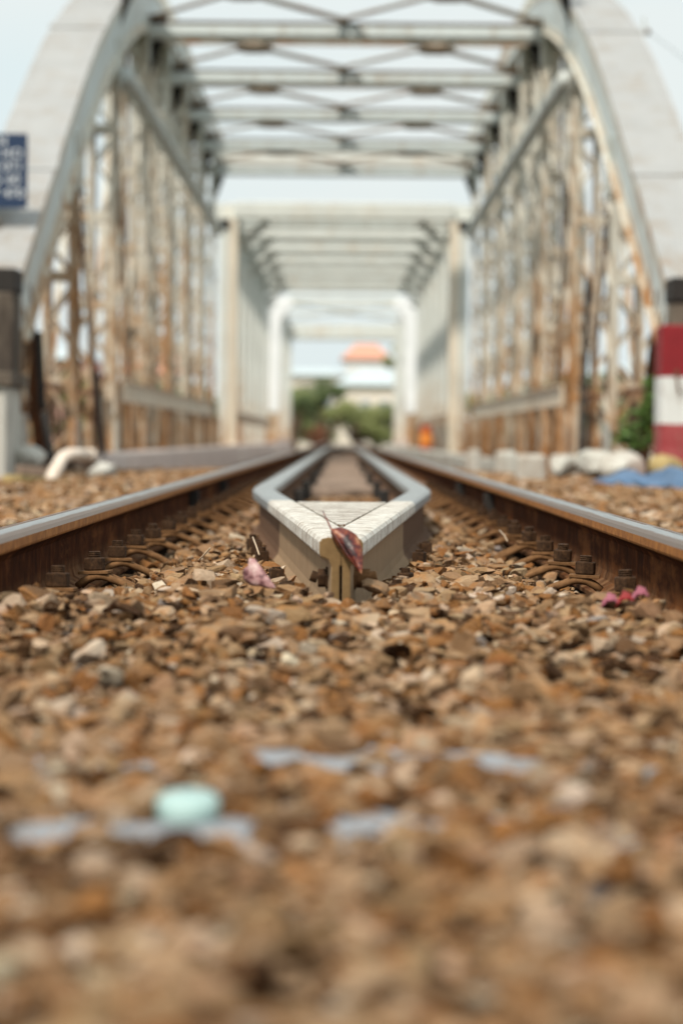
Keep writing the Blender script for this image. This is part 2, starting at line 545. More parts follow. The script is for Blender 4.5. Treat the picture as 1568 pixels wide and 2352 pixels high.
def terrain(x, y):
    """near bank, river cut between y 20 and 82, far bank"""
    near = np.interp(y, [-1e4, 14, 17, 24, 30], [-.55, -.55, -1.2, -5.5, -8])
    far = np.interp(y, [74, 80, 86, 1e4], [-8, -5.5, -.7, -.7])
    z = np.where(y < 50, near, far)
    ax = np.abs(x)
    return z + np.where((y < 15), -np.clip((ax - 4) * .25, 0, 1.5), 0) + .15 * np.sin(x * .21) * np.sin(y * .13)
xs = np.concatenate([np.linspace(-900, -60, 15), np.linspace(-50, 50, 51), np.linspace(60, 900, 15)])
ys = np.concatenate([np.linspace(-900, -20, 12), np.linspace(-10, 110, 121), np.linspace(120, 1500, 30)])
X, Yg = np.meshgrid(xs, ys)
Z = terrain(X, Yg)
nx, ny = len(xs), len(ys)
v = np.stack([X, Yg, Z], -1).reshape(-1, 3)
f = [(j * nx + i, j * nx + i + 1, (j + 1) * nx + i + 1, (j + 1) * nx + i) for j in range(ny - 1) for i in range(nx - 1)]
me = bpy.data.meshes.new('ground')
me.from_pydata(v.tolist(), [], f)
me.materials.append(M['earth'])
o = bpy.data.objects.new('ground', me)
COL.objects.link(o)
tag(o, kind='structure')
o = build('river_water', MB().add([(-900, 20, -4.6), (900, 20, -4.6), (900, 84, -4.6), (-900, 84, -4.6)], [(0, 1, 2, 3)]), M['water'])
tag(o, kind='structure')

# ------------------------------------------------------------------ gravel: one mesh per bed, every stone real
def ico(sub):
    bm = bmesh.new()
    bmesh.ops.create_icosphere(bm, subdivisions=sub, radius=1.0)
    v = np.array([x.co[:] for x in bm.verts])
    f = np.array([[q.index for q in x.verts] for x in bm.faces])
    bm.free()
    return v, f
def variants(sub, n):
    v0, f0 = ico(sub)
    out = []
    for i in range(n):
        v = v0.copy()
        for k in range(17 if sub > 1 else 8):
            d = rng.normal(size=3); d /= np.linalg.norm(d)
            h = rng.uniform(.30, .80)
            t = v @ d
            m = t > h
            v[m] -= np.outer(t[m] - h, d)
        v += rng.normal(scale=.012, size=v.shape)
        v /= np.abs(v).max()
        out.append(v)
    return out, f0
PAL = np.array([(.39, .235, .125), (.48, .31, .18), (.66, .49, .34), (.33, .145, .05), (.17, .095, .05), (.04, .019, .010), (.43, .265, .145), (.55, .37, .225), (.80, .66, .51), (.30, .27, .25)])
PW = np.array([.17, .16, .12, .12, .10, .09, .11, .10, .03, .01]); PW = PW / PW.sum()
def stones(name, xy, size, sub, label, lift=0.0, nvar=18, flat=.50):
    vs, f0 = variants(sub, nvar)
    N = len(xy); nv = len(vs[0]); nf = len(f0)
    vs = np.array(vs)
    pick = rng.integers(0, nvar, N)
    sz = size
    A = vs[pick]
    sc = np.stack([np.ones(N), rng.uniform(.6, .95, N), rng.uniform(flat - .18, flat + .12, N)], -1)
    A = A * sc[:, None, :] * sz[:, None, None]
    yaw = rng.uniform(0, 2 * np.pi, N)
    px = rng.normal(0, .24, N); py = rng.normal(0, .24, N)
    def rot(axis, a):
        c, s = np.cos(a), np.sin(a); o_, z_ = np.ones(N), np.zeros(N)
        if axis == 0: m = [o_, z_, z_, z_, c, -s, z_, s, c]
        elif axis == 1: m = [c, z_, s, z_, o_, z_, -s, z_, c]
        else: m = [c, -s, z_, s, c, z_, z_, z_, o_]
        return np.stack(m, -1).reshape(N, 3, 3)
    Rm = rot(0, px) @ rot(1, py) @ rot(2, yaw)
    A = np.einsum('nij,nvj->nvi', Rm, A)
    z = gz(xy[:, 0], xy[:, 1]) + rng.uniform(-.016, .004, N) + lift
    A += np.stack([xy[:, 0], xy[:, 1], z], -1)[:, None, :]
    V = A.reshape(-1, 3).astype(np.float32)
    F = (f0[None] + (np.arange(N) * nv)[:, None, None]).reshape(-1, 3).astype(np.int32)
    me = bpy.data.meshes.new(name)
    me.vertices.add(len(V)); me.vertices.foreach_set('co', V.ravel())
    me.loops.add(F.size); me.loops.foreach_set('vertex_index', F.ravel())
    me.polygons.add(len(F)); me.polygons.foreach_set('loop_start', np.arange(len(F), dtype=np.int32) * 3)
    me.polygons.foreach_set('loop_total', np.full(len(F), 3, np.int32))
    me.update(calc_edges=True)
    colr = PAL[rng.choice(len(PAL), N, p=PW)] * rng.uniform(.62, 1.06, (N, 1))
    colr = np.clip(colr * (1 + rng.normal(0, .02, (N, 3))), 0, .92)
    c4 = np.concatenate([np.repeat(colr, nv, 0), np.ones((N * nv, 1))], 1).astype(np.float32)
    ca = me.color_attributes.new('Col', 'FLOAT_COLOR', 'POINT')
    ca.data.foreach_set('color', c4.ravel())
    me.materials.append(M['stone'])
    me.polygons.foreach_set('use_smooth', [False] * len(F))
    o = bpy.data.objects.new(name, me)
    COL.objects.link(o)
    tag(o, label, 'gravel', kind='stuff')
    return o

def guard_out(y):      # outer edge of the guard rail heads
    return np.interp(y, [3.69, 7.23], [.034, .27])
def scatter(n, x0, x1, y0, y1):
    return np.stack([rng.uniform(x0, x1, n), rng.uniform(y0, y1, n)], -1)
def keep(p):
    x, y = np.abs(p[:, 0]), p[:, 1]
    ok = ~((x > .455) & (x < .60))
    ok &= ~((x > .352) & (y > 3.84) & (y < 8) & (rng.uniform(0, 1, len(x)) < .80))
    g = guard_out(y)
    ok &= ~((y > 3.62) & (x < g + .018) & (x > g - .075) & (y < 14))
    ok &= ~((y > 3.6) & (y < 5.9) & (x < g + .02))
    # the tops of the two bare sleepers
    for ys_, a, b in ((1.97, -.16, .05), (1.97, .07, .12), (1.52, -.23, .06)):
        pass
    return p[ok]
p = scatter(33000, -.5, .5, .85, 8.6)
p = p[(np.abs(p[:, 0]) < .17 * p[:, 1] + .22)]
p = keep(p)
extra = np.concatenate([scatter(3600, -.6, .6, 1.56, 1.82), scatter(3600, -.65, .65, 1.92, 2.18), scatter(9000, -.4, .4, .85, 2.4)])
p = np.concatenate([p, extra])
def bare_spots(p):
    wob = .008 * np.sin(p[:, 0] * 90)
    a = (np.abs(p[:, 1] - 2.02) < .046 + wob) & (((p[:, 0] > -.076) & (p[:, 0] < .017)) | ((p[:, 0] > .039) & (p[:, 0] < .113)))
    b = (np.abs(p[:, 1] - 1.66) < .046 + wob) & (((p[:, 0] > -.233) & (p[:, 0] < -.050)) | ((p[:, 0] > -.038) & (p[:, 0] < .035)))
    return a | b
bare = bare_spots(p)
p = p[~bare]
sz = rng.lognormal(math.log(.0122), .52, len(p)).clip(.006, .036)
sz *= np.interp(p[:, 1], [1.0, 2.6, 3.4], [.85, .9, 1.0])
stones('gravel_between_rails', p, sz, 2, 'coarse tan crushed stone ballast lying between the two running rails')
p = scatter(9000, -.5, .5, 8.6, 15)
p = keep(p)
stones('gravel_at_bridge_approach', p, rng.lognormal(math.log(.015), .35, len(p)).clip(.006, .03), 1, 'blurred tan ballast inside the guard rails near the bridge')
p = np.concatenate([scatter(44000, -3.2, -.6, 1.5, 19.5), scatter(44000, .6, 3.2, 1.5, 19.5)])
p = p[np.abs(p[:, 0]) < .20 * p[:, 1] + 1.1]
stones('gravel_shoulder', p, rng.lognormal(math.log(.018), .42, len(p)).clip(.008, .05), 1, 'loose tan ballast on the shoulders outside the running rails')

# ------------------------------------------------------------------ running rails
HH = .150
RP = [(-.055, -HH), (.055, -HH), (.055, -HH + .008), (.030, -HH + .016), (.012, -HH + .026), (.0075, -HH + .042), (.0075, -.046), (.013, -.038), (.033, -.026), (.035, -.022),
      (.035, -.009), (.031, -.003), (.022, -.0004), (-.022, -.0004), (-.031, -.003), (-.035, -.009), (-.035, -.022), (-.033, -.026), (-.013, -.038), (-.0075, -.046), (-.0075, -HH + .042), (-.012, -HH + .026), (-.030, -HH + .016), (-.055, -HH + .008)]
rm = [0] * len(RP)
for k in (9, 15): rm[k] = 1
for k in (8, 16): rm[k] = 1
for k in (10, 14): rm[k] = 2
for k in (11, 12, 13): rm[k] = 2

def make_clip():
    """washer, hex nut, threaded bolt end and bent spring rod of one fastening; x runs away from the rail"""
    c = MB()
    for dy, k in ((-.017, 1.0), (.013, .96)):
        pts = [(-.030, dy * .9, -.120), (-.018, dy, -.111)]
        for i in range(16):
            t = i / 15
            pts.append((-.006 + .098 * k * t, dy + .006 * math.sin(2.5 * t), -.1055 + .0035 * math.sin(math.pi * min(1, t * 2.2)) - .034 * t ** 2.2))
        c.tube(pts, .0068, 10)
    clip = build('spring_clip', c, M['clip'], smooth=True, loc=(0, 0, 0))
    wsh = MB().box(-.027, .029, -.023, .023, -.0985, -.0925)
    build('washer', wsh, M['clip'], clip, bevel=.001, loc=(0, 0, 0))
    nut = MB()
    nut.prism([(.0200 * math.cos(R(60 * k + 20)), .0200 * math.sin(R(60 * k + 20))) for k in range(6)], -.0922, -.069)
    build('nut', nut, M['bolt'], clip, bevel=.0025, loc=(0, 0, 0))
    b = MB()
    pts, rs = [], []
    for i in range(9):
        pts.append((0, 0, -.071 + i * .0017)); rs.append(.0115 if i % 2 else .0100)
    b.tube(pts, .011, 14, rs=rs)
    build('bolt', b, M['bolt'], clip, loc=(0, 0, 0))
    return clip
clip0 = make_clip()
CLIP_Y = [3.87, 4.42, 4.87, 5.32, 5.80, 6.27, 6.75, 7.22, 7.70, 8.17, 8.65, 9.12, 9.6, 10.07, 10.55, 11.0, 11.5, 12.0, 12.5]
used = False
for sx, word in ((-1, 'left'), (1, 'right')):
    m = MB()
    path = [((sx * .535, yy, 0), (1, 0, 0), (0, 0, 1)) for yy in (-2, 3, 6, 9, 14, 30, 60, 105)]
    m.sweep(RP, path, mats=rm)
    r = build('running_rail', m, [M['rail_rust'], M['rail_orange'], M['rail_top']])
    tag(r, 'long running rail with polished top and rusty web on the %s side of the track' % word, 'rail', 'running rails of the track')
    for i, yy in enumerate(CLIP_Y):
        if not used:
            c = clip0; used = True; c.parent = r
        else:
            c = copy_tree(clip0, r)
        c.location = (sx * .450 + random.uniform(-.003, .003), yy + random.uniform(-.015, .015), random.uniform(-.003, .003))
        c.rotation_euler = (random.uniform(-.05, .05), random.uniform(-.04, .04), (0 if sx < 0 else math.pi) + random.uniform(-.16, .16))
    # small white-grey stay against the web of each rail far off
    for yy in (8.35, 10.4):
        st = MB()
        st.box(sx * .535 - .012 - (.03 if sx > 0 else 0), sx * .535 + .012 + (.03 if sx < 0 else 0), yy, yy + .05, -.12, -.036)
        build('joint_block', st, M['black'], r)

# ------------------------------------------------------------------ guard rails meeting in a point
gt = thing('guard_rail', (0, 3.69, -.12), 'pair of inner guard rails bent together to a blunt white painted point', 'guard rail')
GP = [(-.047, -HH), (.063, -HH), (.063, -HH + .007), (.044, -HH + .011), (.028, -HH + .018), (.018, -HH + .030), (.0145, -HH + .046), (.014, -.046), (.018, -.036), (.031, -.030), (.033, -.026),
      (.033, -.008), (.029, -.0025), (.021, -.0004), (-.021, -.0004), (-.029, -.0025), (-.033, -.008), (-.033, -.026), (-.031, -.030), (-.012, -.036), (.0008, -.046), (.0008, -HH + .04), (-.012, -HH + .024), (-.03, -HH + .014), (-.047, -HH + .008)]
gm = [1] * len(GP)
for k in range(9, 18): gm[k] = 0
for sx in (-1, 1):
    yl = [3.69, 3.9, 4.2, 4.6, 5.0, 5.4, 5.8, 6.2, 6.6, 7.0, 7.12, 7.2, 7.28, 7.38, 7.5, 8, 10, 15, 25, 40, 41, 44.5]
    def cx(y):
        if y < 7.23: v_ = np.interp(y, [3.69, 7.23], [.001, .237])
        elif y < 41: v_ = .237
        else: v_ = np.interp(y, [41, 44.5], [.237, .001])
        if 7.0 < y < 7.5:      # rounded bend
            t = (y - 7.0) / .5
            v_ = (1 - t) ** 2 * .2217 + 2 * t * (1 - t) * .2365 + t * t * .237
        return float(v_)
    prof = [(a * (1 if sx > 0 else -1), b) for a, b in GP]
    path = []
    for yy in yl:
        path.append(((sx * cx(yy), yy, 0), (1, 0, 0), (0, 0, 1)))
    m = MB().sweep(prof, path, mats=gm, capmat=2)
    me = bpy.data.meshes.new('tmp')
    me.from_pydata(m.v, [], m.f)
    me.polygons.foreach_set('material_index', m.m)
    bm = bmesh.new(); bm.from_mesh(me)
    bmesh.ops.recalc_face_normals(bm, faces=bm.faces)
    bmesh.ops.bisect_plane(bm, geom=bm.verts[:] + bm.edges[:] + bm.faces[:], plane_co=(sx * .0006, 0, 0), plane_no=(sx, 0, 0), clear_inner=True, dist=1e-6)
    bm.to_mesh(me); bm.free()
    for k in ('guard_head', 'guard_web', 'guard_cut'):
        me.materials.append(M[k])
    me.name = 'bent_rail'
    g = bpy.data.objects.new('bent_rail', me)
    COL.objects.link(g)
    g.parent = gt
    g.matrix_parent_inverse = Matrix.Translation(-gt.location)
    bv = g.modifiers.new('bevel', 'BEVEL'); bv.width = .0025; bv.segments = 2; bv.limit_method = 'ANGLE'; bv.angle_limit = R(60)
for sx in (-1, 1):
    for yy in (9.6, 11.6, 14.6, 18.5, 23.0):
        build('fixing_block', MB().box(*sorted((sx * .150, sx * .188)), yy - .05, yy + .05, -.22, -.055), M['black'], gt, bevel=.004)
# painted wooden wedge between the heads
def inner(y):
    return float(guard_out(y)) - .066 - .003
wm = MB()
ny_ = 26
ysv = [4.30 + (5.83 - 4.30) * i / ny_ for i in range(ny_ + 1)]
vs = []
for yy in ysv:
    j = random.uniform(-.0018, .0012)
    hw = max(.003, inner(yy) + j)
    zt = -.003 + random.uniform(-.0008, .0008)
    vs += [(-hw, yy, -.06), (hw, yy, -.06), (hw, yy, zt), (-hw, yy, zt)]
fs = []
for i in range(ny_):
    for k in range(4):
        fs.append((i * 4 + k, i * 4 + (k + 1) % 4, (i + 1) * 4 + (k + 1) % 4, (i + 1) * 4 + k))
fs += [(0, 1, 2, 3), (ny_ * 4 + 3, ny_ * 4 + 2, ny_ * 4 + 1, ny_ * 4)]
wm.add(vs, fs)
build('wood_filler', wm, M['white_wood'], gt)
# square headed screws beside the foot, and through bolts at the point
for sx, lst in ((-1, [3.80, 4.20, 4.95, 5.30, 5.6]), (1, [3.86, 4.20, 4.9, 5.3])):
    for yy in lst:
        xx = sx * (float(guard_out(yy)) + .044)
        m = MB()
        s = .0135
        a = random.uniform(-.4, .4)
        m.prism([(xx + s * 1.25 * math.cos(a + R(45 + 90 * k)), yy + s * 1.25 * math.sin(a + R(45 + 90 * k))) for k in range(4)], -.112, -.080 + random.uniform(-.004, .004))
        b = build('square_screw', m, M['bolt'], gt, bevel=.002)
        m = MB().tube([(xx, yy, -.082), (xx, yy, -.074)], .008, 8)
        build('screw_tip', m, M['bolt'], b)
for sx in (-1, 1):
    m = MB()
    yy = 3.775
    m.tube([(sx * .016, yy, -.068), (sx * .024, yy, -.068)], .019, 6)
    m.tube([(sx * .024, yy, -.068), (sx * (.046 if sx > 0 else .036), yy, -.068)], .0155, 12 if sx > 0 else 6)
    m.tube([(sx * .036, yy, -.068), (sx * (.056 if sx > 0 else .047), yy, -.064)], .009, 10)
    build('through_bolt', m, M['bolt'] if sx < 0 else M['clip'], gt, bevel=.0015)

# ------------------------------------------------------------------ sleepers
for k, (yy, word) in enumerate(((1.69, 'nearer'), (2.05, 'farther'))):
    m = MB().box(-.95, .95, yy - .085, yy + .085, -.28, -.1195 if k else -.1225)
    o = build('concrete_sleeper', m, M['sleeper_concrete'], bevel=.008)
    tag(o, 'bluish grey concrete sleeper half covered by ballast, the %s of the two bare ones' % word, 'sleeper', 'concrete sleepers showing through the ballast')
m = MB().box(-.95, .95, -.115, .115, -.30, -.128)
sl0 = build('wooden_sleeper', m, M['old_wood'], bevel=.006)
tag(sl0, 'weathered wooden sleeper lying across under the rails on the bridge', 'sleeper', 'wooden sleepers on the bridge')
for i in range(150):
    s_ = sl0 if i == 0 else sl0.copy()
    if i: COL.objects.link(s_)
    s_.location = (random.uniform(-.02, .02), 13.05 + i * .56, random.uniform(-.004, .004))
    s_.rotation_euler = (0, 0, random.uniform(-.01, .01))
    if i == 0:
        s_['label'] = 'pale fronted wooden sleeper nearest the camera, first one where the ballast ends'
del s_

# ------------------------------------------------------------------ bridge spans
XI, XO, XM = 2.20, 2.66, 2.43
def chord_z(y, pts):
    return float(np.interp(y, [p[0] for p in pts], [p[1] for p in pts]))

def post(root, sx, y, ztop, mat, xi=XI, xo=XO, mid=True, lace=.27, zb=-.32, dy=.28):
    m = MB()
    cols = [xi, xo] + ([XM] if mid else [])
    for x in cols:
        wd = .060 if x != XM else .045
        for yy in (y - dy / 2, y + dy / 2):
            s = 1 if x == xo else -1
            m.box(min(sx * x, sx * (x - s * wd)), max(sx * x, sx * (x - s * wd)), yy - .005, yy + .005, zb, ztop)
            x2 = sx * x
            m.box(x2 - .005 - .001, x2 + .005, yy - (.06 if yy > y else 0), yy + (0 if yy > y else .06), zb, ztop, 1 if (yy > y or x != xi) else 0)  # rear and outer flats in dark rust imitate the shaded post interior
    p_ = build('vertical_post', m, [mat, M['rusty_steel']], root)
    l = MB()
    h = ztop - zb
    n_ = max(2, int(h / lace))
    st = h / n_
    for face in (-1, 1):
        yy = y + face * (dy / 2 - .012)
        cs = sorted(cols)
        for a, b in zip(cs[:-1], cs[1:]):
            for k in range(n_):
                z0, z1 = zb + k * st, zb + (k + 1) * st
                if k % 2: z0, z1 = z1, z0
                l.bar((sx * a, yy, z0), (sx * b, yy, z1), .008, .028, up=(0, 0, 1))
            for k in range(0, n_ + 1, 3):
                zz = min(ztop - .09, zb + k * st)
                l.box(min(sx * a, sx * b), max(sx * a, sx * b), yy - .007, yy + .007, zz, zz + .08)
    for x in (xi, xo):
        for k in range(n_):
            z0, z1 = zb + k * st, zb + (k + 1) * st
            if k % 2: z0, z1 = z1, z0
            l.bar((sx * (x - .012), y - dy / 2, z0), (sx * (x - .012), y + dy / 2, z1), .008, .026, up=(1, 0, 0))
    build('lacing', l, mat, p_)
    return p_

# ---- first span
b1 = thing('truss_bridge_span', (0, 16.6, -.4), 'nearest bridge span with curved white top chords and lattice posts, framing the track', 'railway bridge', 'spans of the railway bridge')
CH = [(16.35, 1.05), (17.0, 1.36), (17.9, 1.82), (19.07, 2.38), (20.8, 3.20), (22.4, 3.83), (24, 4.35), (26, 4.83), (28, 5.15), (31, 5.4), (34, 5.45), (37, 5.35), (41.3, 5.0)]
CH = [(y, z + ZC) for y, z in CH]
def smooth_path(pts, n=40):
    ys_ = np.linspace(pts[0][0], pts[-1][0], n)
    zs_ = np.interp(ys_, [p[0] for p in pts], [p[1] for p in pts])
    for _ in range(2):
        z2 = zs_.copy(); z2[1:-1] = (zs_[:-2] + 2 * zs_[1:-1] + zs_[2:]) / 4; zs_ = z2
    return ys_, zs_
cy, cz = smooth_path(CH)
for sx in (-1, 1):
    m = MB()
    path = []
    for i in range(len(cy)):
        i0, i1 = max(0, i - 1), min(len(cy) - 1, i + 1)
        t = Vector((0, cy[i1] - cy[i0], cz[i1] - cz[i0])).normalized()
        u = Vector((1, 0, 0)).cross(t).normalized()
        path.append(((0, cy[i], cz[i]), (sx, 0, 0), u))
    top = [(XI - .02, -.014), (XO + .02, -.014), (XO + .02, .0), (XI - .02, .0)]
    m.sweep(top, path)
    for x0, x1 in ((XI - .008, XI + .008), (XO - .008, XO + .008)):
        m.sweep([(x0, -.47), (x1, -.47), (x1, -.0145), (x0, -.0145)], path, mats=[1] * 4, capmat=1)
    # rivet heads along both edges of the plate
    for i in range(len(path) - 1):
        p0, p1, u_ = Vector(path[i][0]), Vector(path[i + 1][0]), Vector(path[i][2])
        L = (p1 - p0).length
        for q in range(int(L / .11)):
            c_ = p0.lerp(p1, (q + .5) / int(L / .11))
            for xr in (XI + .03, XI + .10, XO - .03):
                b_ = c_ + Vector((sx * xr, 0, 0)) + u_ * .0005
                t_ = (p1 - p0).normalized()
                ring_ = [b_ + Vector((math.cos(R(60 * h)), 0, 0)) * .013 + t_ * (math.sin(R(60 * h)) * .013) for h in range(6)]
                m.add(ring_ + [b_ + u_ * .009], [(h, (h + 1) % 6, 6) for h in range(6)])
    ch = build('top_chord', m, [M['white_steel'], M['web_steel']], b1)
    # flange angles and joint plates riveted on the webs
    a = MB()
    for x in (XI, XO):
        s = -1 if x == XI else 1
        xa, xb = sorted((x + s * .0085, x + s * .06))
        a.sweep([(xa, -.475), (xb, -.475), (xb, -.463), (xa, -.463)], path)
        xa, xb = sorted((x + s * .0085, x + s * .017))
        a.sweep([(xa, -.46), (xb, -.46), (xb, -.39), (xa, -.39)], path)
        a.sweep([(xa, -.10), (xb, -.10), (xb, -.017), (xa, -.017)], path)
    build('flange_angle', a, M['post_steel'], ch)
    for i in range(3, len(path) - 1, 6):
        a = MB()
        a.sweep([(XI - .035, .001), (XO + .035, .001), (XO + .035, .012), (XI - .035, .012)], [path[i], (Vector(path[i][0]) + (Vector(path[i + 1][0]) - Vector(path[i][0])) * .35, path[i][1], path[i][2])])
        build('joint_plate', a, M['white_steel'], ch)
    l = MB()   # lacing under the open bottom
    for i in range(0, len(path) - 1):
        p0 = Vector(path[i][0]) + Vector(path[i][2]) * -.46
        p1 = Vector(path[i + 1][0]) + Vector(path[i + 1][2]) * -.46
        a0, a1 = (XI, XO) if i % 2 else (XO, XI)
        l.bar(p0 + Vector((sx * a0, 0, 0)), p1 + Vector((sx * a1, 0, 0)), .06, .01)
    build('lacing', l, M['post_steel'], ch)

PAN = [16.6 + 3.5 * k for k in range(8)]
for sx in (-1, 1):
    for k, y in enumerate(PAN):
        zt = float(np.interp(y, cy, cz)) - .42
        if k == 0: zt = float(np.interp(y, cy, cz)) - .30
        post(b1, sx, y + (.15 if k == 0 else 0), zt, M['post_steel'])
        # gusset on the foot and under the chord
        g = MB()
        xi = sx * (XI - .014)
        x0, x1 = sorted((xi - .006, xi + .006))
        g.add([(x0, y - .38, -.32), (x0, y + .38, -.32), (x0, y + .22, .30), (x0, y - .22, .30), (x1, y - .38, -.32), (x1, y + .38, -.32), (x1, y + .22, .30), (x1, y - .22, .30)],
              [(0, 1, 2, 3), (7, 6, 5, 4), (0, 4, 5, 1), (1, 5, 6, 2), (2, 6, 7, 3), (3, 7, 4, 0)])
        build('gusset_plate', g, M['grey_steel'], b1)
        if k > 0:
            g = MB()
            zc_ = float(np.interp(y, cy, cz)) - .40
            g.add([(x0, y - .42, zc_), (x0, y + .42, zc_ + .1), (x0, y + .2, zc_ - .45), (x0, y - .2, zc_ - .45), (x1, y - .42, zc_), (x1, y + .42, zc_ + .1), (x1, y + .2, zc_ - .45), (x1, y - .2, zc_ - .45)],
                  [(0, 1, 2, 3), (7, 6, 5, 4), (0, 4, 5, 1), (1, 5, 6, 2), (2, 6, 7, 3), (3, 7, 4, 0)])
            build('gusset_plate', g, M['grey_steel'], b1)
        if 2 < k < 7:     # lighter hanger in mid panel
            ym = y + 1.75
            post(b1, sx, ym, float(np.interp(ym, cy, cz)) - .42, M['post_steel'], xi=XI + .06, xo=XO - .12, mid=False, dy=.16)
    # diagonals
    for k in range(7):
        y0, y1 = PAN[k], PAN[k + 1]
        za = float(np.interp(y0 + .1, cy, cz)) - .5
        if k == 0:
            m = MB()
            for xx in (XI + .03, XO - .06):
                m.bar((sx * xx, y0 + .35, 1.2), (sx * xx, y0 + 1.6, -.25), .022, .10, up=(1, 0, 0))
            build('diagonal', m, M['rusty_steel'], b1)
            continue
        m = MB()
        for xx in (XI + .035, XO - .05):
            m.bar((sx * xx, y0 - .1, za + .1), (sx * xx, y0 + 2.4, -.22), .085, .022, up=(1, 0, 0))
        build('diagonal', m, M['rusty_steel'] if k < 3 else M['grey_steel'], b1)
        m = MB()
        m.bar((sx * (XM + .1), y0 + .2, -.2), (sx * (XM + .1), y1 - .1, float(np.interp(y1, cy, cz)) - .5), .05, .05, up=(1, 0, 0))
        build('diagonal', m, M['post_steel'], b1)
    # long strut along the posts, bottom chord, guard plate with short posts
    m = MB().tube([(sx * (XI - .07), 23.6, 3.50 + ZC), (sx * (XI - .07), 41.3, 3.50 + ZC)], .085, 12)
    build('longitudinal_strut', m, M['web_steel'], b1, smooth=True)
    m = MB()
    m.box(*sorted((sx * (XI + .02), sx * (XI + .05))), 16.4, 41.4, -.62, -.05)
    m.box(*sorted((sx * (XO - .05), sx * (XO - .02))), 16.4, 41.4, -.62, -.05)
    m.box(*sorted((sx * (XI - .04), sx * (XO + .04))), 16.4, 41.4, -.048, -.03)
    build('bottom_chord', m, M['rusty_steel'], b1)
    m = MB().box(*sorted((sx * (XI - .075), sx * (XI - .05))), 23.6, 39.6, .54 - .05, .69)
    m.box(*sorted((sx * (XI - .12), sx * (XI - .0755))), 23.6, 39.6, .678, .69)
    build('guard_plate', m, M['tan_steel'], b1)
    for q in range(12):
        yy = 21.9 + q * 1.75
        m = MB().box(*sorted((sx * (XI - .048), sx * (XI - .018))), yy - .05, yy + .05, -.3, .62)
        m.box(*sorted((sx * (XI - .12), sx * (XI - .049))), yy - .004, yy + .004, -.3, .48)
        build('railing_post', m, M['post_steel'], b1)
    # knee brackets behind the near posts
    for k in (1, 2):
        y = PAN[k]
        m = MB()
        m.bar((sx * 2.95, y, -.2), (sx * 2.3, y, .75), .05, .08, up=(0, 1, 0))
        m.bar((sx * 2.3, y - .3, .55), (sx * 2.95, y - .3, .60), .05, .05)
        build('knee_brace', m, M['rusty_steel'], b1)
ZB = 4.43 + ZC
for k, y in enumerate(PAN[2:]):
    zb = ZB
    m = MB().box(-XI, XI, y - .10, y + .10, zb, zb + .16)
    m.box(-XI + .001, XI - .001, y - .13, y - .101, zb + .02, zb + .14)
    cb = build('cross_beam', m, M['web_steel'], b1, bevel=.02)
    m = MB().box(-XI, XI, y - .14, y + .14, zb + .1605, zb + .178)
    build('top_flange', m, M['rusty_steel'], cb)
    for sx in (-1, 1):
        m = MB()
        m.bar((sx * 1.90, y, zb + .17), (sx * 2.16, y, zb + .72), .07, .06, up=(0, 1, 0))
        build('corner_strut', m, M['grey_steel'], b1)
        m = MB()
        m.add([(sx * 2.19, y + .16, zb - .42), (sx * 2.19, y + .16, zb + .3), (sx * 1.98, y + .16, zb + .3), (sx * 2.05, y + .16, zb - .05),
               (sx * 2.19, y + .172, zb - .42), (sx * 2.19, y + .172, zb + .3), (sx * 1.98, y + .172, zb + .3), (sx * 2.05, y + .172, zb - .05)],
              [(0, 1, 2, 3), (7, 6, 5, 4), (0, 4, 5, 1), (1, 5, 6, 2), (2, 6, 7, 3), (3, 7, 4, 0)])
        build('corner_plate', m, M['black'], b1)  # gusset in black, undershadow of the beam ends put into its colour
    if k < 5:
        zl = zb + .19
        y1 = y + 3.5
        for x0, x1 in ((-2.15, 0), (0, 2.15)):
            for s in (1, -1):
                xa, xb = (x0, x1) if s > 0 else (x1, x0)
                dz = 0 if s > 0 else .03
                m = MB().bar((xa, y + .12, zl + dz), (xb, y1 - .12, zl + dz), .10, .012)
                m.bar((xa + .03, y + .12, zl + .02 + dz), (xb + .03, y1 - .12, zl + .02 + dz), .010, .03)
                build('lateral_brace', m, M['brace_steel'], b1)
        for (gx, gy, a_, b_) in ((-1.075, .5, .22, .32), (1.075, .5, .22, .32)):
            zc_ = zl - .014
            yy = y + 3.5 * gy
            m = MB().prism([(gx - a_, yy - b_ * .5), (gx - a_ * .5, yy - b_), (gx + a_ * .5, yy - b_), (gx + a_, yy - b_ * .5), (gx + a_, yy + b_ * .5), (gx + a_ * .5, yy + b_), (gx - a_ * .5, yy + b_), (gx - a_, yy + b_ * .5)], zc_ - .006, zc_ + .006)
            build('gusset_plate', m, M['brace_steel'], b1)
        m = MB().bar((-2.15, y + 1.75, zl + .06), (2.15, y + 1.75, zl + .06), .07, .05)
        build('lateral_tie', m, M['brace_steel'], b1)
m = MB().box(-XI, XI, 41.2, 41.5, 4.50 + ZC, 4.86 + ZC)
build('end_portal_panel', m, M['pale_steel'], b1, bevel=.01)
m = MB().box(-2.9, 2.9, 16.3, 41.6, -.46, -.335)
build('deck_plate', m, M['rusty_steel'], b1)

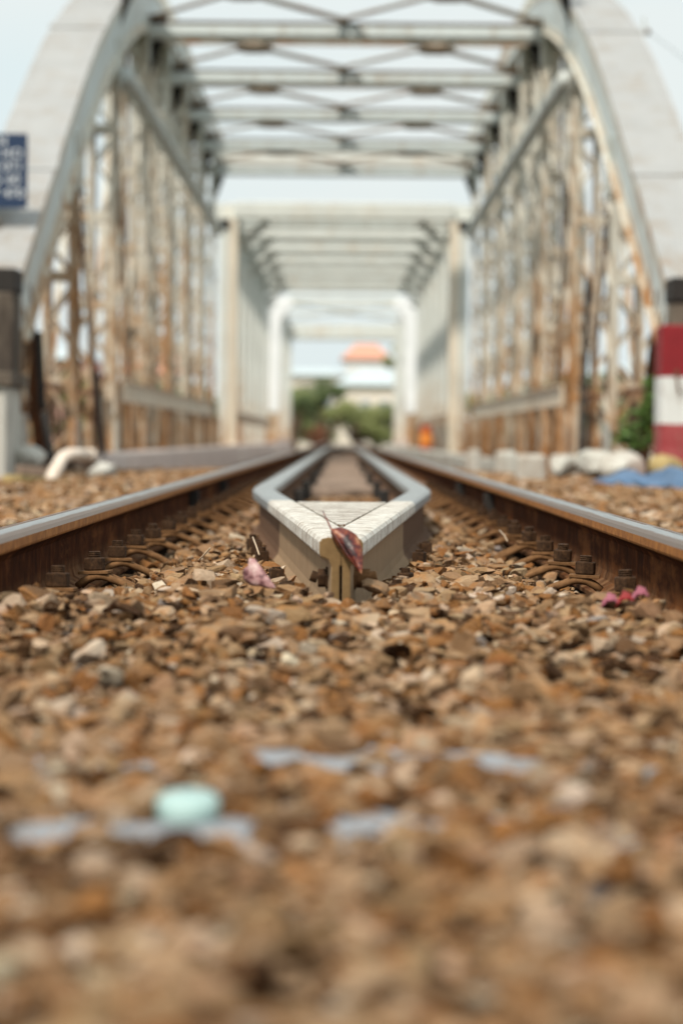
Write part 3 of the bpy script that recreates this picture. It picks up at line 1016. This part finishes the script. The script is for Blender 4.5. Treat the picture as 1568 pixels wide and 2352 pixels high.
# ---- second span: low, dense roof beams
b2 = thing('truss_bridge_span', (0, 43, -.4), 'middle bridge span with closely set pale roof beams and peach stained end posts', 'railway bridge', 'spans of the railway bridge')
P2 = [43.0 + 3.4 * k for k in range(7)]
for sx in (-1, 1):
    for k, y in enumerate(P2):
        m = MB()
        if k == 0:
            m.box(*sorted((sx * 1.88, sx * 2.03))[:2], y - .12, y + .12, -.33, 4.0)
            p_ = build('end_post', m, M['tan_steel'], b2, bevel=.01)
            m = MB().box(*sorted((sx * 2.031, sx * 2.20)), y - .15, y + .15, -.33, 4.02)
            build('end_post', m, M['pale_steel'], b2, bevel=.01)
            m = MB().box(*sorted((sx * 2.02, sx * 2.19)), y - .17, y - .151, 3.98 - .16, 3.98 + .03)
            build('dark_hole_plate', m, M['black'], b2)  # black plate drawn for the shaded hole at the post top
        else:
            m.box(*sorted((sx * 1.92, sx * 2.0)), y - .13, y + .13, -.33, 3.9)
            m.box(*sorted((sx * 2.02, sx * 2.12)), y - .16, y + .16, -.33, 3.95)
            build('vertical_post', m, M['pale_steel'], b2, bevel=.006)
        if k < 6:
            m = MB().bar((sx * 2.10, y, 3.9), (sx * 2.10, y + 3.4, -.2), .05, .10, up=(1, 0, 0))
            build('diagonal', m, M['post_steel'], b2)
            m = MB().box(*sorted((sx * 2.0, sx * 2.08)), y + 1.6, y + 1.78, -.33, 3.9)
            build('vertical_post', m, M['grey_steel'], b2)
    m = MB().box(*sorted((sx * 1.95, sx * 2.4)), 43.1, 63.6, 4.02, 4.30)
    build('top_chord', m, M['pale_steel'], b2, bevel=.01)
    m = MB().box(*sorted((sx * 2.03, sx * 2.3)), 43, 63.6, -.55, .0)
    build('bottom_chord', m, M['rusty_steel'], b2)
    m = MB().box(*sorted((sx * 1.86, sx * 1.9)), 43.4, 63.6, .42, .6)
    build('guard_plate', m, M['post_steel'], b2)
for k, y in enumerate(P2):
    m = MB().box(-1.94, 1.94, y - .15, y + .15, (3.80 if k else 3.86) + ZC, 4.16 + ZC - .02 * (k > 0))
    build('roof_beam', m, M['pale_steel'], b2, bevel=.03)
    if k < 6:
        m = MB().box(-1.94, 1.94, y + 1.55, y + 1.85, 3.86 + ZC, 4.14 + ZC)
        build('roof_beam', m, M['grey_steel'], b2, bevel=.03)
        for sx in (-1, 1):
            m = MB()
            m.bar((sx * 1.92, y + .2, 3.35 + ZC), (sx * 1.35, y + .2, 3.84 + ZC), .14, .05, up=(0, 1, 0))
            build('knee_brace', m, M['grey_steel'], b2)
m = MB().box(-2.4, 2.4, 42.9, 63.8, -.46, -.335)
build('deck_plate', m, M['rusty_steel'], b2)

# ---- third span
b3 = thing('truss_bridge_span', (0, 66, -.4), 'farthest bridge span with bright white end posts slanting inward at the top', 'railway bridge', 'spans of the railway bridge')
for sx in (-1, 1):
    m = MB()
    y = 67.0
    m.bar((sx * 1.98, y, .85), (sx * 1.93, y, 3.42), .46, .3, up=(0, 1, 0))
    m.bar((sx * 1.98, y, 3.36), (sx * 1.50, y, 3.98), .40, .29, up=(0, 1, 0))
    build('end_post', m, M['bright_steel'], b3, bevel=.03)
    m = MB().box(*sorted((sx * 1.82, sx * 2.14)), y - .1, y + .1, -.33, .80)
    build('end_post_foot', m, M['post_steel'], b3, bevel=.01)
    for k in range(5):
        yy = 70.4 + k * 3.4
        m = MB().box(*sorted((sx * 1.78, sx * 1.98)), yy - .15, yy + .15, -.33, 3.9)
        build('vertical_post', m, M['pale_steel'], b3, bevel=.01)
        m = MB().bar((sx * 1.95, yy, 3.8), (sx * 1.95, yy + 3.0, -.2), .05, .12, up=(1, 0, 0))
        build('diagonal', m, M['grey_steel'], b3)
    m = MB().box(*sorted((sx * 1.8, sx * 2.1)), 67.3, 84.2, 3.92, 4.2)
    build('top_chord', m, M['bright_steel'], b3)
    m = MB().box(*sorted((sx * 1.8, sx * 2.1)), 67.3, 84.2, -.55, .12)
    build('bottom_chord', m, M['pink_concrete'], b3)
m = MB().box(-1.55, 1.55, 66.9, 67.1, 3.90, 4.06)
build('roof_beam', m, M['pale_steel'], b3)
m = MB().box(-1.78, 1.78, 80.5, 80.8, 3.30 + ZC, 3.78 + ZC)
build('roof_beam', m, M['pale_steel'], b3, bevel=.02)
m = MB().box(-1.78, 1.78, 83.9, 84.2, 3.40 + ZC, 3.86 + ZC)
build('roof_beam', m, M['grey_steel'], b3, bevel=.02)
for s in (1, -1):
    m = MB().bar((-s * 1.8, 68, 4.0), (s * 1.8, 80, 4.02), .12, .04)
    build('lateral_brace', m, M['pale_steel'], b3)
for yy in (71.5, 76):
    m = MB().box(-1.78, 1.78, yy - .05, yy + .05, 3.98, 4.08)
    build('roof_beam', m, M['pale_steel'], b3)
m = MB().box(-2.2, 2.2, 66.5, 85, -.46, -.335)
build('deck_plate', m, M['rusty_steel'], b3)

# piers
for y, word in ((42.3, 'nearer'), (65.2, 'farther')):
    m = MB().box(-3.3, 3.3, y - .9, y + .9, -9, -.75)
    o = build('bridge_pier', m, M['concrete'], bevel=.05)
    m = MB().box(-3.6, 3.6, y - 1.1, y + 1.1, -.748, -.47)
    build('pier_cap', m, M['concrete'], o, bevel=.03)
    tag(o, 'concrete pier standing in the river under the joint of two spans, %s one' % word, 'bridge pier', 'river piers of the bridge')
for y0, y1, word in ((15.7, 17.6, 'near'), (84.2, 86.5, 'far')):
    o = build('abutment', MB().box(-4.2, 4.2, y0, y1, -6, -.462), M['concrete'])
    tag(o, 'low concrete abutment carrying the %s end of the bridge' % word, 'abutment')

# ------------------------------------------------------------------ things at the bridge mouth
# kerbs along the deck
o = build('kerb_beam', MB().box(-1.98, -1.74, 19.6, 84, -.33, .015), M['pink_concrete'], bevel=.02)
tag(o, 'low dusty pink concrete kerb running along the left side of the bridge deck', 'kerb')
o = build('kerb_beam', MB().box(1.45, 1.75, 27.5, 84, -.33, -.06), M['white_concrete'], bevel=.02)
tag(o, 'low whitewashed kerb running along the right side of the bridge deck', 'kerb')
PED = [(1.14, 1.32, 15.8, 16.1, .055, 'tall narrow white block nearest the right rail'),
       (1.21, 1.36, 19.0, 19.3, .06, 'second white block along the right rail, just beyond the tall nearest one'),
       (1.24, 1.36, 24.0, 24.3, .05, 'small white block farther along the right rail'),
       (1.62, 1.90, 18.6, 19.0, .035, 'white block between the right rail blocks and the pale rocks'),
       (2.00, 2.34, 18.2, 18.7, .01, 'broad low white block at the foot of the second right post')]
for x0, x1, y0, y1, zt, lb in PED:
    o = build('concrete_pedestal', MB().prism([(x0, y0), (x1 + .02, y0 + .03), (x1, y1), (x0 + .01, y1)], -.40, zt), M['white_concrete'], bevel=.03)
    tag(o, lb, 'concrete block', 'white concrete blocks on the right')

# left pillar: two stacked concrete blocks under the end of the chord
t = thing('concrete_pillar', (-2.7, 15.7, -.4), 'grey concrete pillar at the left edge with a stained upper part browned for the shade under the chord end', 'pillar')
m = MB().box(-3.3, -2.135, 15.4, 16.1, -.5, .31 + ZC)
build('lower_block', m, M['concrete'], t, bevel=.02)
m = MB().box(-3.3, -2.16, 15.9, 16.28, .31 + ZC, .94 + ZC)
build('upper_block', m, M['dark_concrete'], t, bevel=.02)
build('shade_slab', MB().box(-3.3, -2.15, 15.95, 16.3, .941 + ZC, 1.10 + ZC), M['black'], t, bevel=.01)  # black slab drawn for the shade under the chord end
m = MB().box(-3.3, -2.10, 15.36, 16.1, .31 + ZC + .001, .40 + ZC)
build('cap_shade_slab', m, M['dark_concrete'], t, bevel=.01)
t = thing('concrete_pillar', (2.8, 16.1, -.4), 'dark brown concrete pillar behind the red and white block at the right edge', 'pillar')
build('lower_block', MB().box(2.17, 3.3, 16.0, 16.3, -.5, .92 + ZC), M['dark_concrete'], t, bevel=.02)
build('cap_shade_slab', MB().box(2.16, 3.3, 15.98, 16.32, .921 + ZC, 1.08 + ZC), M['black'], t, bevel=.01)  # black slab in place of the shade beneath the right chord end

# red and white block
t = thing('warning_block', (2.4, 15.5, -.4), 'concrete block painted in red, white and red bands at the right edge', 'warning block')
m = MB().prism([(2.010, 15.3), (2.9, 15.36), (2.9, 15.8), (2.03, 15.78)], -.45, .735 + ZC)
bb = build('painted_block', m, M['red_white'], t, bevel=.015)
m = MB().tube([(2.108, 15.302, .60), (2.110, 15.298, .54), (2.122, 15.296, .47), (2.135, 15.30, .455)], .008, 6, rs=[.012, .009, .008, .012])
build('rusty_hook', m, M['rusty_steel'], bb)

# sign board on the left chord
t = thing('sign_board', (-2.5, 17.15, 1.9), 'navy blue sign board with five lines of white lettering on the left chord', 'sign')
def sgn(X, Y, d=17.15):
    return P(X, Y, d)
tl, br = sgn(-190, 317), sgn(61, 487)
build('board', MB().box(tl.x, br.x, 17.13, 17.15, br.z, tl.z), M['navy'], t, bevel=.004)
def text(s, X, Y, size, parent, d=17.126):
    cu = bpy.data.curves.new('lettering', 'FONT')
    cu.body = s
    cu.size = size
    cu.extrude = .002
    cu.align_x = 'RIGHT'
    cu.materials.append(M['letter'])
    o_ = bpy.data.objects.new('lettering', cu)
    COL.objects.link(o_)
    p_ = sgn(X, Y, d)
    o_.location = p_ - t.location
    o_.rotation_euler = (R(90), 0, 0)
    o_.scale = (1.0, 1.0, 1)
    o_.parent = parent
    dg = bpy.context.evaluated_depsgraph_get()
    me_ = bpy.data.meshes.new_from_object(o_.evaluated_get(dg))
    o2 = bpy.data.objects.new('lettering', me_)
    o2.location, o2.rotation_euler = o_.location, o_.rotation_euler
    COL.objects.link(o2)
    o2.parent = parent
    bpy.data.objects.remove(o_)
    return o2
for s, X_, Y_ in (('CAU BIN', 15, 344), ('TU A  HO', 50, 372), ('TAI CH 071', 51, 402), ('DUONG 60', 44, 431), ('KM 17 470', 53, 463)):
    text(s, X_, Y_, .098, t)
build('bracket', MB().box(-3.0, -2.45, 17.151, 17.45, 1.66, 1.69).box(-3.0, -2.45, 17.151, 18.1, 2.05, 2.08), M['grey_steel'], t)

# small pigeon-like fitting and wires by the right chord
t = thing('wire_bracket', P(1470, 80, 23.4), 'small rusty wire bracket on the outer edge of the right chord', 'bracket')
m = MB().bar(P(1455, 90, 23.4), P(1474, 62, 23.4), .02, .02)
m.bar(P(1466, 64, 23.4), P(1464, 40, 23.4), .015, .02)
build('arm', m, M['grey_steel'], t)
m = MB().tube([P(1472, 66, 23.4), P(1474, 74, 23.4), P(1477, 79, 23.4)], .02, 8, rs=[.015, .03, .02])
build('insulator', m, M['rusty_steel'], t, smooth=True)
m = MB()
pts = [P(1477, 74, 23.4) + Vector((q * 1.2, q * 3.0, -.10 * q + .006 * q * q)) for q in range(14)]
m.tube(pts, .004, 5)
build('wire', m, M['grey_steel'], t)

# pipe, plank, debris on the left
m = MB()
m.tube([P(112, 1120, 14.8), P(128, 1088, 14.9), P(139, 1066, 15.0), P(147, 1055, 15.02), P(160, 1050, 15.05), P(178, 1049, 15.15), P(204, 1051, 15.3)], .040, 14)
o = build('bent_pipe', m, M['pipe'], smooth=True)
tag(o, 'cream plastic pipe with an elbow leaning on the ballast by the left pillar', 'pipe')
m = MB()
m.tube([P(203, 1051, 15.29), P(210, 1051.5, 15.32)], .047, 14)
m.tube([P(127, 1090, 14.89), P(131, 1082, 14.92)], .045, 14)
build('pipe_socket', m, M['pipe'], o, smooth=True)
m = MB().bar(P(26, 1108, 14.0), P(150, 1120, 14.6), .12, .055)
o = build('wooden_plank', m, M['plank'], bevel=.008)
tag(o, 'short yellowish wooden plank lying on the ballast below the cream pipe', 'plank', 'wood offcuts by the left pillar')
m = MB().bar(P(42, 1086, 15.2), P(130, 1094, 15.3), .12, .06)
o = build('wooden_plank', m, M['old_wood'], bevel=.008)
tag(o, 'dark brown plank behind the yellowish one', 'plank', 'wood offcuts by the left pillar')
m = MB().bar((-2.28, 16.0, -.28), (-2.42, 16.35, .46), .09, .09, up=(1, 0, 0))
o = build('leaning_post', m, M['black'])
m2 = P(120, 1062, 16.0), P(100, 955, 16.2)
bpy.data.objects.remove(o)
o = build('leaning_post', MB().bar(m2[0], m2[1], .055, .05, up=(1, 0, 0)), M['black'], bevel=.006)  # black bar stands in for shade between the end post legs
tag(o, 'black bar standing in for the shade inside the left end post behind the pipe', 'steel bar', 'dark bars leaning on the truss')
o = build('leaning_post', MB().bar(P(238, 1052, 19.0), P(222, 860, 19.3), .05, .035, up=(1, 0, 0)), M['black'], bevel=.006)
tag(o, 'thin black bar standing right of the pipe at the left kerb end', 'steel bar', 'dark bars leaning on the truss')
o = build('leaning_post', MB().bar(P(1330, 1072, 18.6), P(1345, 640, 18.9), .05, .045, up=(1, 0, 0)), M['black'], bevel=.006)
tag(o, 'long black bar standing among the right posts left of the green plant', 'steel bar', 'dark bars leaning on the truss')
o = build('leaning_post', MB().bar(P(1452, 1052, 16.6), P(1456, 985, 16.6), .10, .08, up=(1, 0, 0)), M['black'], bevel=.01)
tag(o, 'short thick black stump under the green plant', 'steel bar', 'dark bars leaning on the truss')
o = build('leaning_post', MB().bar(P(98, 945, 16.4), P(88, 770, 16.5), .05, .05, up=(1, 0, 0)), M['black'], bevel=.006)
tag(o, 'dark bar just right of the left end post at mid height', 'steel bar', 'dark bars leaning on the truss')

# rocks
def rock(name, c, s, mat, label, cat, group, seed):
    rg = np.random.default_rng(seed)
    v0, f0 = ico(3)
    v_ = v0.copy()
    for k in range(12):
        d = rg.normal(size=3); d /= np.linalg.norm(d)
        h = rg.uniform(.6, .9)
        t_ = v_ @ d
        m_ = t_ > h
        v_[m_] -= np.outer(t_[m_] - h, d)
    v_ += rg.normal(scale=.012, size=v_.shape)
    v_ = v_ * np.array(s) + np.array(c)
    o_ = build(name, MB().add(v_.tolist(), f0.tolist()), mat)
    tag(o_, label, cat, group)
rock('rock', P(1370, 1060, 16.2), (.17, .2, .11), M['white_concrete'], 'flat pale rock left of the blue tarp near the right posts', 'rock', 'pale rocks on the right', 1)
rock('rock', P(1432, 1068, 15.6), (.16, .15, .12), M['white_concrete'], 'largest pale rock just behind the blue tarp', 'rock', 'pale rocks on the right', 2)
rock('rock', P(1530, 1066, 15.1), (.12, .1, .09), M['plank'], 'tan rock against the foot of the red and white block', 'rock', 'pale rocks on the right', 3)
rock('rock', P(1290, 1066, 17.0), (.12, .12, .10), M['white_concrete'], 'small pale rock left of the other pale rocks', 'rock', 'pale rocks on the right', 4)
rock('rock', P(65, 1070, 15.9), (.14, .15, .12), M['concrete'], 'grey rubble lump beside the foot of the left pillar', 'rock', 'rubble on the left', 5)
rock('rock', P(235, 1088, 15.8), (.10, .1, .08), M['concrete'], 'pale rubble lump right of the cream pipe', 'rock', 'rubble on the left', 6)

# tarp: crumpled sheet
nx_, ny2 = 60, 26
V_, F_ = [], []
for j in range(ny2):
    for i in range(nx_):
        u, v_ = i / (nx_ - 1), j / (ny2 - 1)
        x = 1.56 + u * .9
        y = 14.6 + v_ * .6 - 2.3 * u + .05 * math.sin(9 * u)
        prof_ = math.sin(math.pi * min(1, max(0, v_))) ** .7
        h = .075 * prof_ * (1 + .55 * math.sin(13 * u + 3 * v_) + .35 * math.sin(31 * u + 5 * v_)) * min(1, u * 7) + .010 * math.sin(60 * u + 21 * v_)
        V_.append((x, y, float(gz(x, y)) + .012 + max(0, h)))
for j in range(ny2 - 1):
    for i in range(nx_ - 1):
        a = j * nx_ + i
        F_.append((a, a + 1, a + nx_ + 1, a + nx_))
o = build('crumpled_tarp', MB().add(V_, F_), M['tarp'], smooth=True)
sm = o.modifiers.new('thick', 'SOLIDIFY'); sm.thickness = .003
tag(o, 'crumpled blue tarpaulin lying on the ballast in front of the red and white block', 'tarpaulin')

# foliage helper
def leaf_cloud(centres, n, size, mat, name, parent, seed=3, flat=False):
    rg = random.Random(seed)
    m = MB()
    for k in range(n):
        c, r = rg.choice(centres)
        d = Vector((rg.gauss(0, 1), rg.gauss(0, 1), rg.gauss(0, 1))).normalized() * (r * rg.uniform(.35, 1.05))
        p_ = Vector(c) + Vector((d.x, d.y, d.z * .85))
        a = Vector((rg.gauss(0, 1), rg.gauss(0, 1), rg.gauss(0, .6))).normalized()
        b = a.orthogonal().normalized()
        s = size * rg.uniform(.6, 1.3)
        m.add([p_ - a * s, p_ + b * s * .38, p_ + a * s, p_ - b * s * .38], [(0, 1, 2, 3)])
    return build(name, m, mat, parent)

# plant by the warning block
base = P(1455, 1060, 16.0)
t = thing('leafy_plant', base, 'small green leafy plant growing beside the red and white block', 'plant')
m = MB()
stems = [(1492, 872), (1480, 930), (1440, 985), (1470, 975), (1425, 1000), (1495, 1000), (1488, 905)]
for X_, Y_ in stems:
    e = P(X_, Y_, 16.0)
    m.tube([base, base.lerp(e, .5) + Vector((.02, 0, .03)), e], .006, 6, rs=[.008, .006, .003])
build('stem', m, M['bark'], t)
leaf_cloud([(P(X_, Y_, 16.0), .055) for X_, Y_ in stems + [(1470, 940), (1452, 1000), (1490, 955), (1465, 1015)]], 420, .034, M['leafgreen'], 'foliage', t)

# green lamp seen through the right truss
t = thing('signal_lamp', P(1333, 830, 30), 'small green signal lamp seen between the right posts', 'signal lamp')
m = MB().tube([P(1333, 826, 30), P(1333, 806, 30)], .06, 12, rs=[.075, .06])
build('lamp_housing', m, plain('green_lamp_paint', (.08, .32, .20), (.14, .42, .28), 6, .4), t, smooth=True)
build('lamp_hood', MB().tube([P(1333, 806, 30), P(1333, 798, 30)], .05, 12, rs=[.06, .03]), M['black'], t)
build('lamp_post', MB().tube([P(1333, 826.5, 30), P(1333, 1070, 30)], .02, 8), M['black'], t)

# orange marker
c0 = P(978, 1049, 50)
t = thing('marker_drum', c0, 'orange marker drum with dark orange bands beside the right kerb', 'marker')
def ring(z0, z1, r0, r1, mat, nm):
    build(nm, MB().tube([c0 + Vector((0, 0, z0)), c0 + Vector((0, 0, z1))], r0, 14, rs=[r0, r1]), mat, t, smooth=False)
ring(.0, .27, .13, .13, M['orange_dark'], 'lower_band')
ring(.271, .50, .14, .13, M['orange'], 'drum_body')
ring(.501, .66, .12, .11, M['orange_dark'], 'upper_band')

# ------------------------------------------------------------------ litter near the point
def leaf_mesh(a, b, half, fold, bend, n_=14):
    """leaf from stem end a to tip b; half = half width vector, fold = depth offset of the edges"""
    a, b, half, fold, bend = map(Vector, (a, b, half, fold, bend))
    m = MB()
    vs = []
    for i in range(n_ + 1):
        t_ = i / n_
        wv = math.sin(math.pi * t_ ** .75) ** .9
        c = a.lerp(b, t_) + bend * math.sin(math.pi * t_)
        k = .0022 * math.sin(t_ * 19)
        for s in (-1, -.5, 0, .5, 1):
            vs.append(c + half * (s * wv) + fold * (abs(s) ** 1.3 * wv) + fold.normalized() * k * abs(s))
    fs = []
    for i in range(n_):
        for k in range(4):
            q = i * 5 + k
            fs.append((q, q + 1, q + 6, q + 5))
    return m.add(vs, fs)
t = thing('dry_leaf', P(775, 1225, 3.67), 'curled dark red dry leaf hanging over the white point of the guard rails', 'leaf', 'dry leaves on the track')
a_, b_ = P(762, 1216, 3.675), P(833, 1319, 3.645)
m = leaf_mesh(a_, b_, Vector((.0135, -.004, .0095)), Vector((.003, .018, .004)), Vector((.004, -.004, .003)))
lf = build('leaf_blade', m, M['leaf'], t, smooth=True)
sol = lf.modifiers.new('thick', 'SOLIDIFY'); sol.thickness = .0007
m = MB().tube([P(742, 1180, 3.72) + Vector((0, 0, .004)), P(751, 1196, 3.69) + Vector((0, 0, .002)), P(762, 1216, 3.674), P(800, 1275, 3.655), P(833, 1319, 3.644)], .0012, 6, rs=[.0009, .0013, .0015, .0010, .0005])
build('leaf_stem', m, M['leaf'], t, smooth=True)
t = thing('dry_leaf', P(590, 1345, 3.62), 'pinkish folded dry leaf on the ballast left of the white point', 'leaf', 'dry leaves on the track')
m = leaf_mesh(P(572, 1302, 3.62), P(636, 1352, 3.60), Vector((-.008, .004, -.016)), Vector((-.008, .012, .010)), Vector((-.006, -.002, -.005)))
lf = build('leaf_blade', m, M['leaf_pink'], t, smooth=True)
sol = lf.modifiers.new('thick', 'SOLIDIFY'); sol.thickness = .0007
# petals at the right rail
for X_, Y_, d_, mat, lb, sd_ in ((1405, 1388, 3.27, 'petal', 'pink petal lying flat by the nearest right fastening', 1),
                                (1440, 1384, 3.25, 'petal_red', 'bright red petal between the two pink ones at the right rail', 2),
                                (1474, 1372, 3.27, 'petal', 'pale pink petal standing against the right rail fastening', 3)):
    c = P(X_, Y_, d_)
    m = leaf_mesh(c + Vector((-.014, 0, -.004)), c + Vector((.012, .004, .005)), Vector((.002, .006, .005)), Vector((0, .005, .007)), Vector((0, 0, .006)), 8)
    o = build('fallen_petal', m, M[mat], smooth=True)
    tag(o, lb, 'petal', 'fallen petals by the right rail')
# twigs
for pts, lb in (([P(582, 1236, 4.4), P(590, 1256, 4.36), P(597, 1276, 4.30)], 'thin pale straw standing by the left screws of the guard rail'),
                ([P(1148, 1215, 5.6), P(1160, 1228, 5.55), P(1166, 1240, 5.5)], 'short pale straw beside the right fastenings'),
                ([P(458, 1290, 4.5), P(470, 1278, 4.5), P(484, 1262, 4.45)], 'thick pale twig lying at the end of a left spring clip')):
    o = build('dry_twig', MB().tube(pts, .0018, 6), M['twig'], smooth=True)
    tag(o, lb, 'twig', 'dry twigs in the ballast')
# bottle cap
c = P(437, 1858, 1.72)
t = thing('bottle_cap', c, 'pale cyan plastic bottle cap lying on the ballast in the blurred foreground', 'bottle cap')
m = MB()
seg = 28
ax_ = Vector((0, -.18, .98)).normalized()
u_ = Vector((1, 0, .02)).normalized(); v2 = ax_.cross(u_)
vs = []
for r_, h_ in ((.0205, -.010), (.0222, -.008), (.0225, .004), (.0205, .007), (.0, .0075)):
    for k in range(seg):
        a = 2 * math.pi * k / seg
        rr = r_ * (1 + (.02 if k % 2 and r_ > .021 else 0))
        vs.append(c + (u_ * math.cos(a) + v2 * math.sin(a)) * rr + ax_ * h_)
fs = []
for j in range(4):
    for k in range(seg):
        fs.append((j * seg + k, j * seg + (k + 1) % seg, (j + 1) * seg + (k + 1) % seg, (j + 1) * seg + k))
m.add(vs, fs)
build('cap_shell', m, M['cyan'], t, smooth=True)

# ------------------------------------------------------------------ far bank
def box_house(name, x0, x1, y0, y1, z0, z1, wall, roofmat, roofh, label, cat='building', wins=(), group='buildings beyond the bridge', over=.3):
    t_ = thing(name, ((x0 + x1) / 2, y0, z0), label, cat, group)
    build('wall', MB().box(x0, x1, y0, y1, z0, z1), M[wall], t_)
    if roofh:
        m_ = MB()
        xm = (x0 + x1) / 2
        ym = (y0 + y1) / 2
        if roofh > 0:
            m_.add([(x0 - over, y0 - over, z1), (x1 + over, y0 - over, z1), (x1 + over, y1 + over, z1), (x0 - over, y1 + over, z1), (x0 + (x1 - x0) * .25, ym, z1 + roofh), (x1 - (x1 - x0) * .25, ym, z1 + roofh)],
                   [(0, 1, 5, 4), (1, 2, 5), (2, 3, 4, 5), (3, 0, 4), (3, 2, 1, 0)])
        build('roof', m_, M[roofmat], t_)
    for wx, wz, ww, wh in wins:
        f_ = build('window', MB().box(wx - ww / 2, wx + ww / 2, y0 - .06, y0 - .002, wz - wh / 2, wz + wh / 2), M['white_wall'], t_)
        build('pane', MB().box(wx - ww / 2 + .08, wx + ww / 2 - .08, y0 - .09, y0 - .061, wz - wh / 2 + .08, wz + wh / 2 - .08), M['glass'], f_)
    return t_
box_house('house', -4.2, .6, 138, 144, -.7, 3.7, 'cream_wall', 'blue_wall', .5, 'cream house seen through the bridge left of centre', wins=[(-2.4, 2.2, .6, .7), (-.9, 2.2, .6, .7)])
box_house('house', -.2, 4.6, 128, 134, -.7, 2.95, 'cream_wall', 'blue_wall', .95, 'pale house with light blue roof seen through the bridge right of centre', wins=[(1.2, 1.9, .6, .6), (2.2, 1.9, .6, .6)])
box_house('house', .15, 3.3, 176, 184, -.7, 5.9, 'white_wall', 'roof_orange', 1.25, 'tall far house with an orange tiled roof', wins=[(1.2, 4.8, .6, .8)])
box_house('house', -10.8, -7.9, 120, 126, -.7, 3.3, 'white_wall', 'roof_orange', 1.3, 'house with red roof seen low through the left truss', wins=[(-9.3, 1.5, 1, 1)])
box_house('house', -19, -12.5, 118, 126, -.7, 3.9, 'pink_wall', 'blue_wall', .7, 'dusty pink building low behind the left end posts', wins=[(-15, 2, 1, 1)])
box_house('house', 9.5, 17, 118, 126, -.7, 3.3, 'cream_wall', 'blue_wall', .6, 'cream building low behind the right truss', wins=[(12, 1.5, 1, 1)])

def tree(name, c, h, rad, n, size, mat, label, seed, wide=1.0, group='trees beyond the bridge'):
    t_ = thing(name, c, label, 'tree', group)
    rg = random.Random(seed)
    c = Vector(c)
    m_ = MB().tube([c, c + Vector((.1, 0, h * .3)), c + Vector((-.05, .1, h * .7))], .2, 8, rs=[.18, .13, .05])
    cl = []
    for k in range(9):
        a = rg.uniform(0, 2 * math.pi)
        rr = rg.uniform(.2, 1) * rad * wide
        p_ = c + Vector((math.cos(a) * rr, math.sin(a) * rr, h * rg.uniform(.30, .86)))
        cl.append((p_, rad * rg.uniform(.35, .6)))
        m_.tube([c + Vector((0, 0, h * .25)), c.lerp(p_, .6) + Vector((0, 0, h * .1)), p_], .05, 6, rs=[.08, .05, .02])
    build('trunk', m_, M['bark'], t_)
    leaf_cloud(cl, n, size, M[mat], 'crown', t_, seed)
tree('tree', (-1.0, 108, -.7), 3.6, 1.15, 2600, .13, 'crown_dark', 'dark green tree in the middle of the far opening', 5)
tree('tree', (-2.9, 112, -.7), 3.5, 1.3, 2400, .14, 'crown_olive', 'olive green tree at the left of the far opening', 6)
tree('tree', (2.5, 104, -.7), 3.3, .9, 2400, .12, 'crown_dark', 'dark tree at the right edge of the far opening', 8)
tree('tree', (2.85, 150, -.7), 8.0, .8, 2400, .16, 'crown_olive', 'olive tree top beside the orange roof', 9)
tree('tree', (-2.4, 150, -.7), 5.5, 1.2, 1600, .16, 'crown_olive', 'small tree top rising behind the cream house', 10)
tree('shrub', (-.8, 101, -.7), 3.0, 1.0, 2600, .11, 'crown_olive', 'low olive bush left of the track end', 11, 1.2)
tree('shrub', (.5, 103, -.7), 2.8, 1.0, 2400, .11, 'crown_olive', 'low olive bush right of the track end', 12, 1.3)
tree('shrub', (1.4, 104, -.7), 2.5, .95, 2200, .11, 'crown_olive', 'low olive bush under the pale house', 13, 1.2)
tree('shrub', (-2.0, 99, -.7), 2.8, .9, 1800, .10, 'crown_dark', 'low dark bush at the foot of the far end post', 14)
tree('shrub', (-1.05, 98, -.7), 1.5, .4, 900, .07, 'redbrown', 'small reddish brown dry bush before the olive bushes', 15)
for i, (x, y, h, r) in enumerate(((-8, 96, 3.2, 1.8), (-12, 104, 3.6, 2.2), (9, 98, 3.4, 2.0), (14, 106, 3.6, 2.2), (-5.4, 100, 3.0, 1.3), (6.2, 100, 3.0, 1.4))):
    tree('tree', (x, y, -.7), h, r, 2600, .15, 'crown_olive' if i % 2 else 'crown_dark',
         ('dark low tree behind the left truss nearest the opening' if False else
          ['dark round tree low behind the left truss', 'wide olive tree farthest left behind the truss', 'dark round tree low behind the right truss', 'wide olive tree farthest right behind the truss', 'small dark tree just left of the far end portal', 'small olive tree just right of the far end portal'][i]), 20 + i)
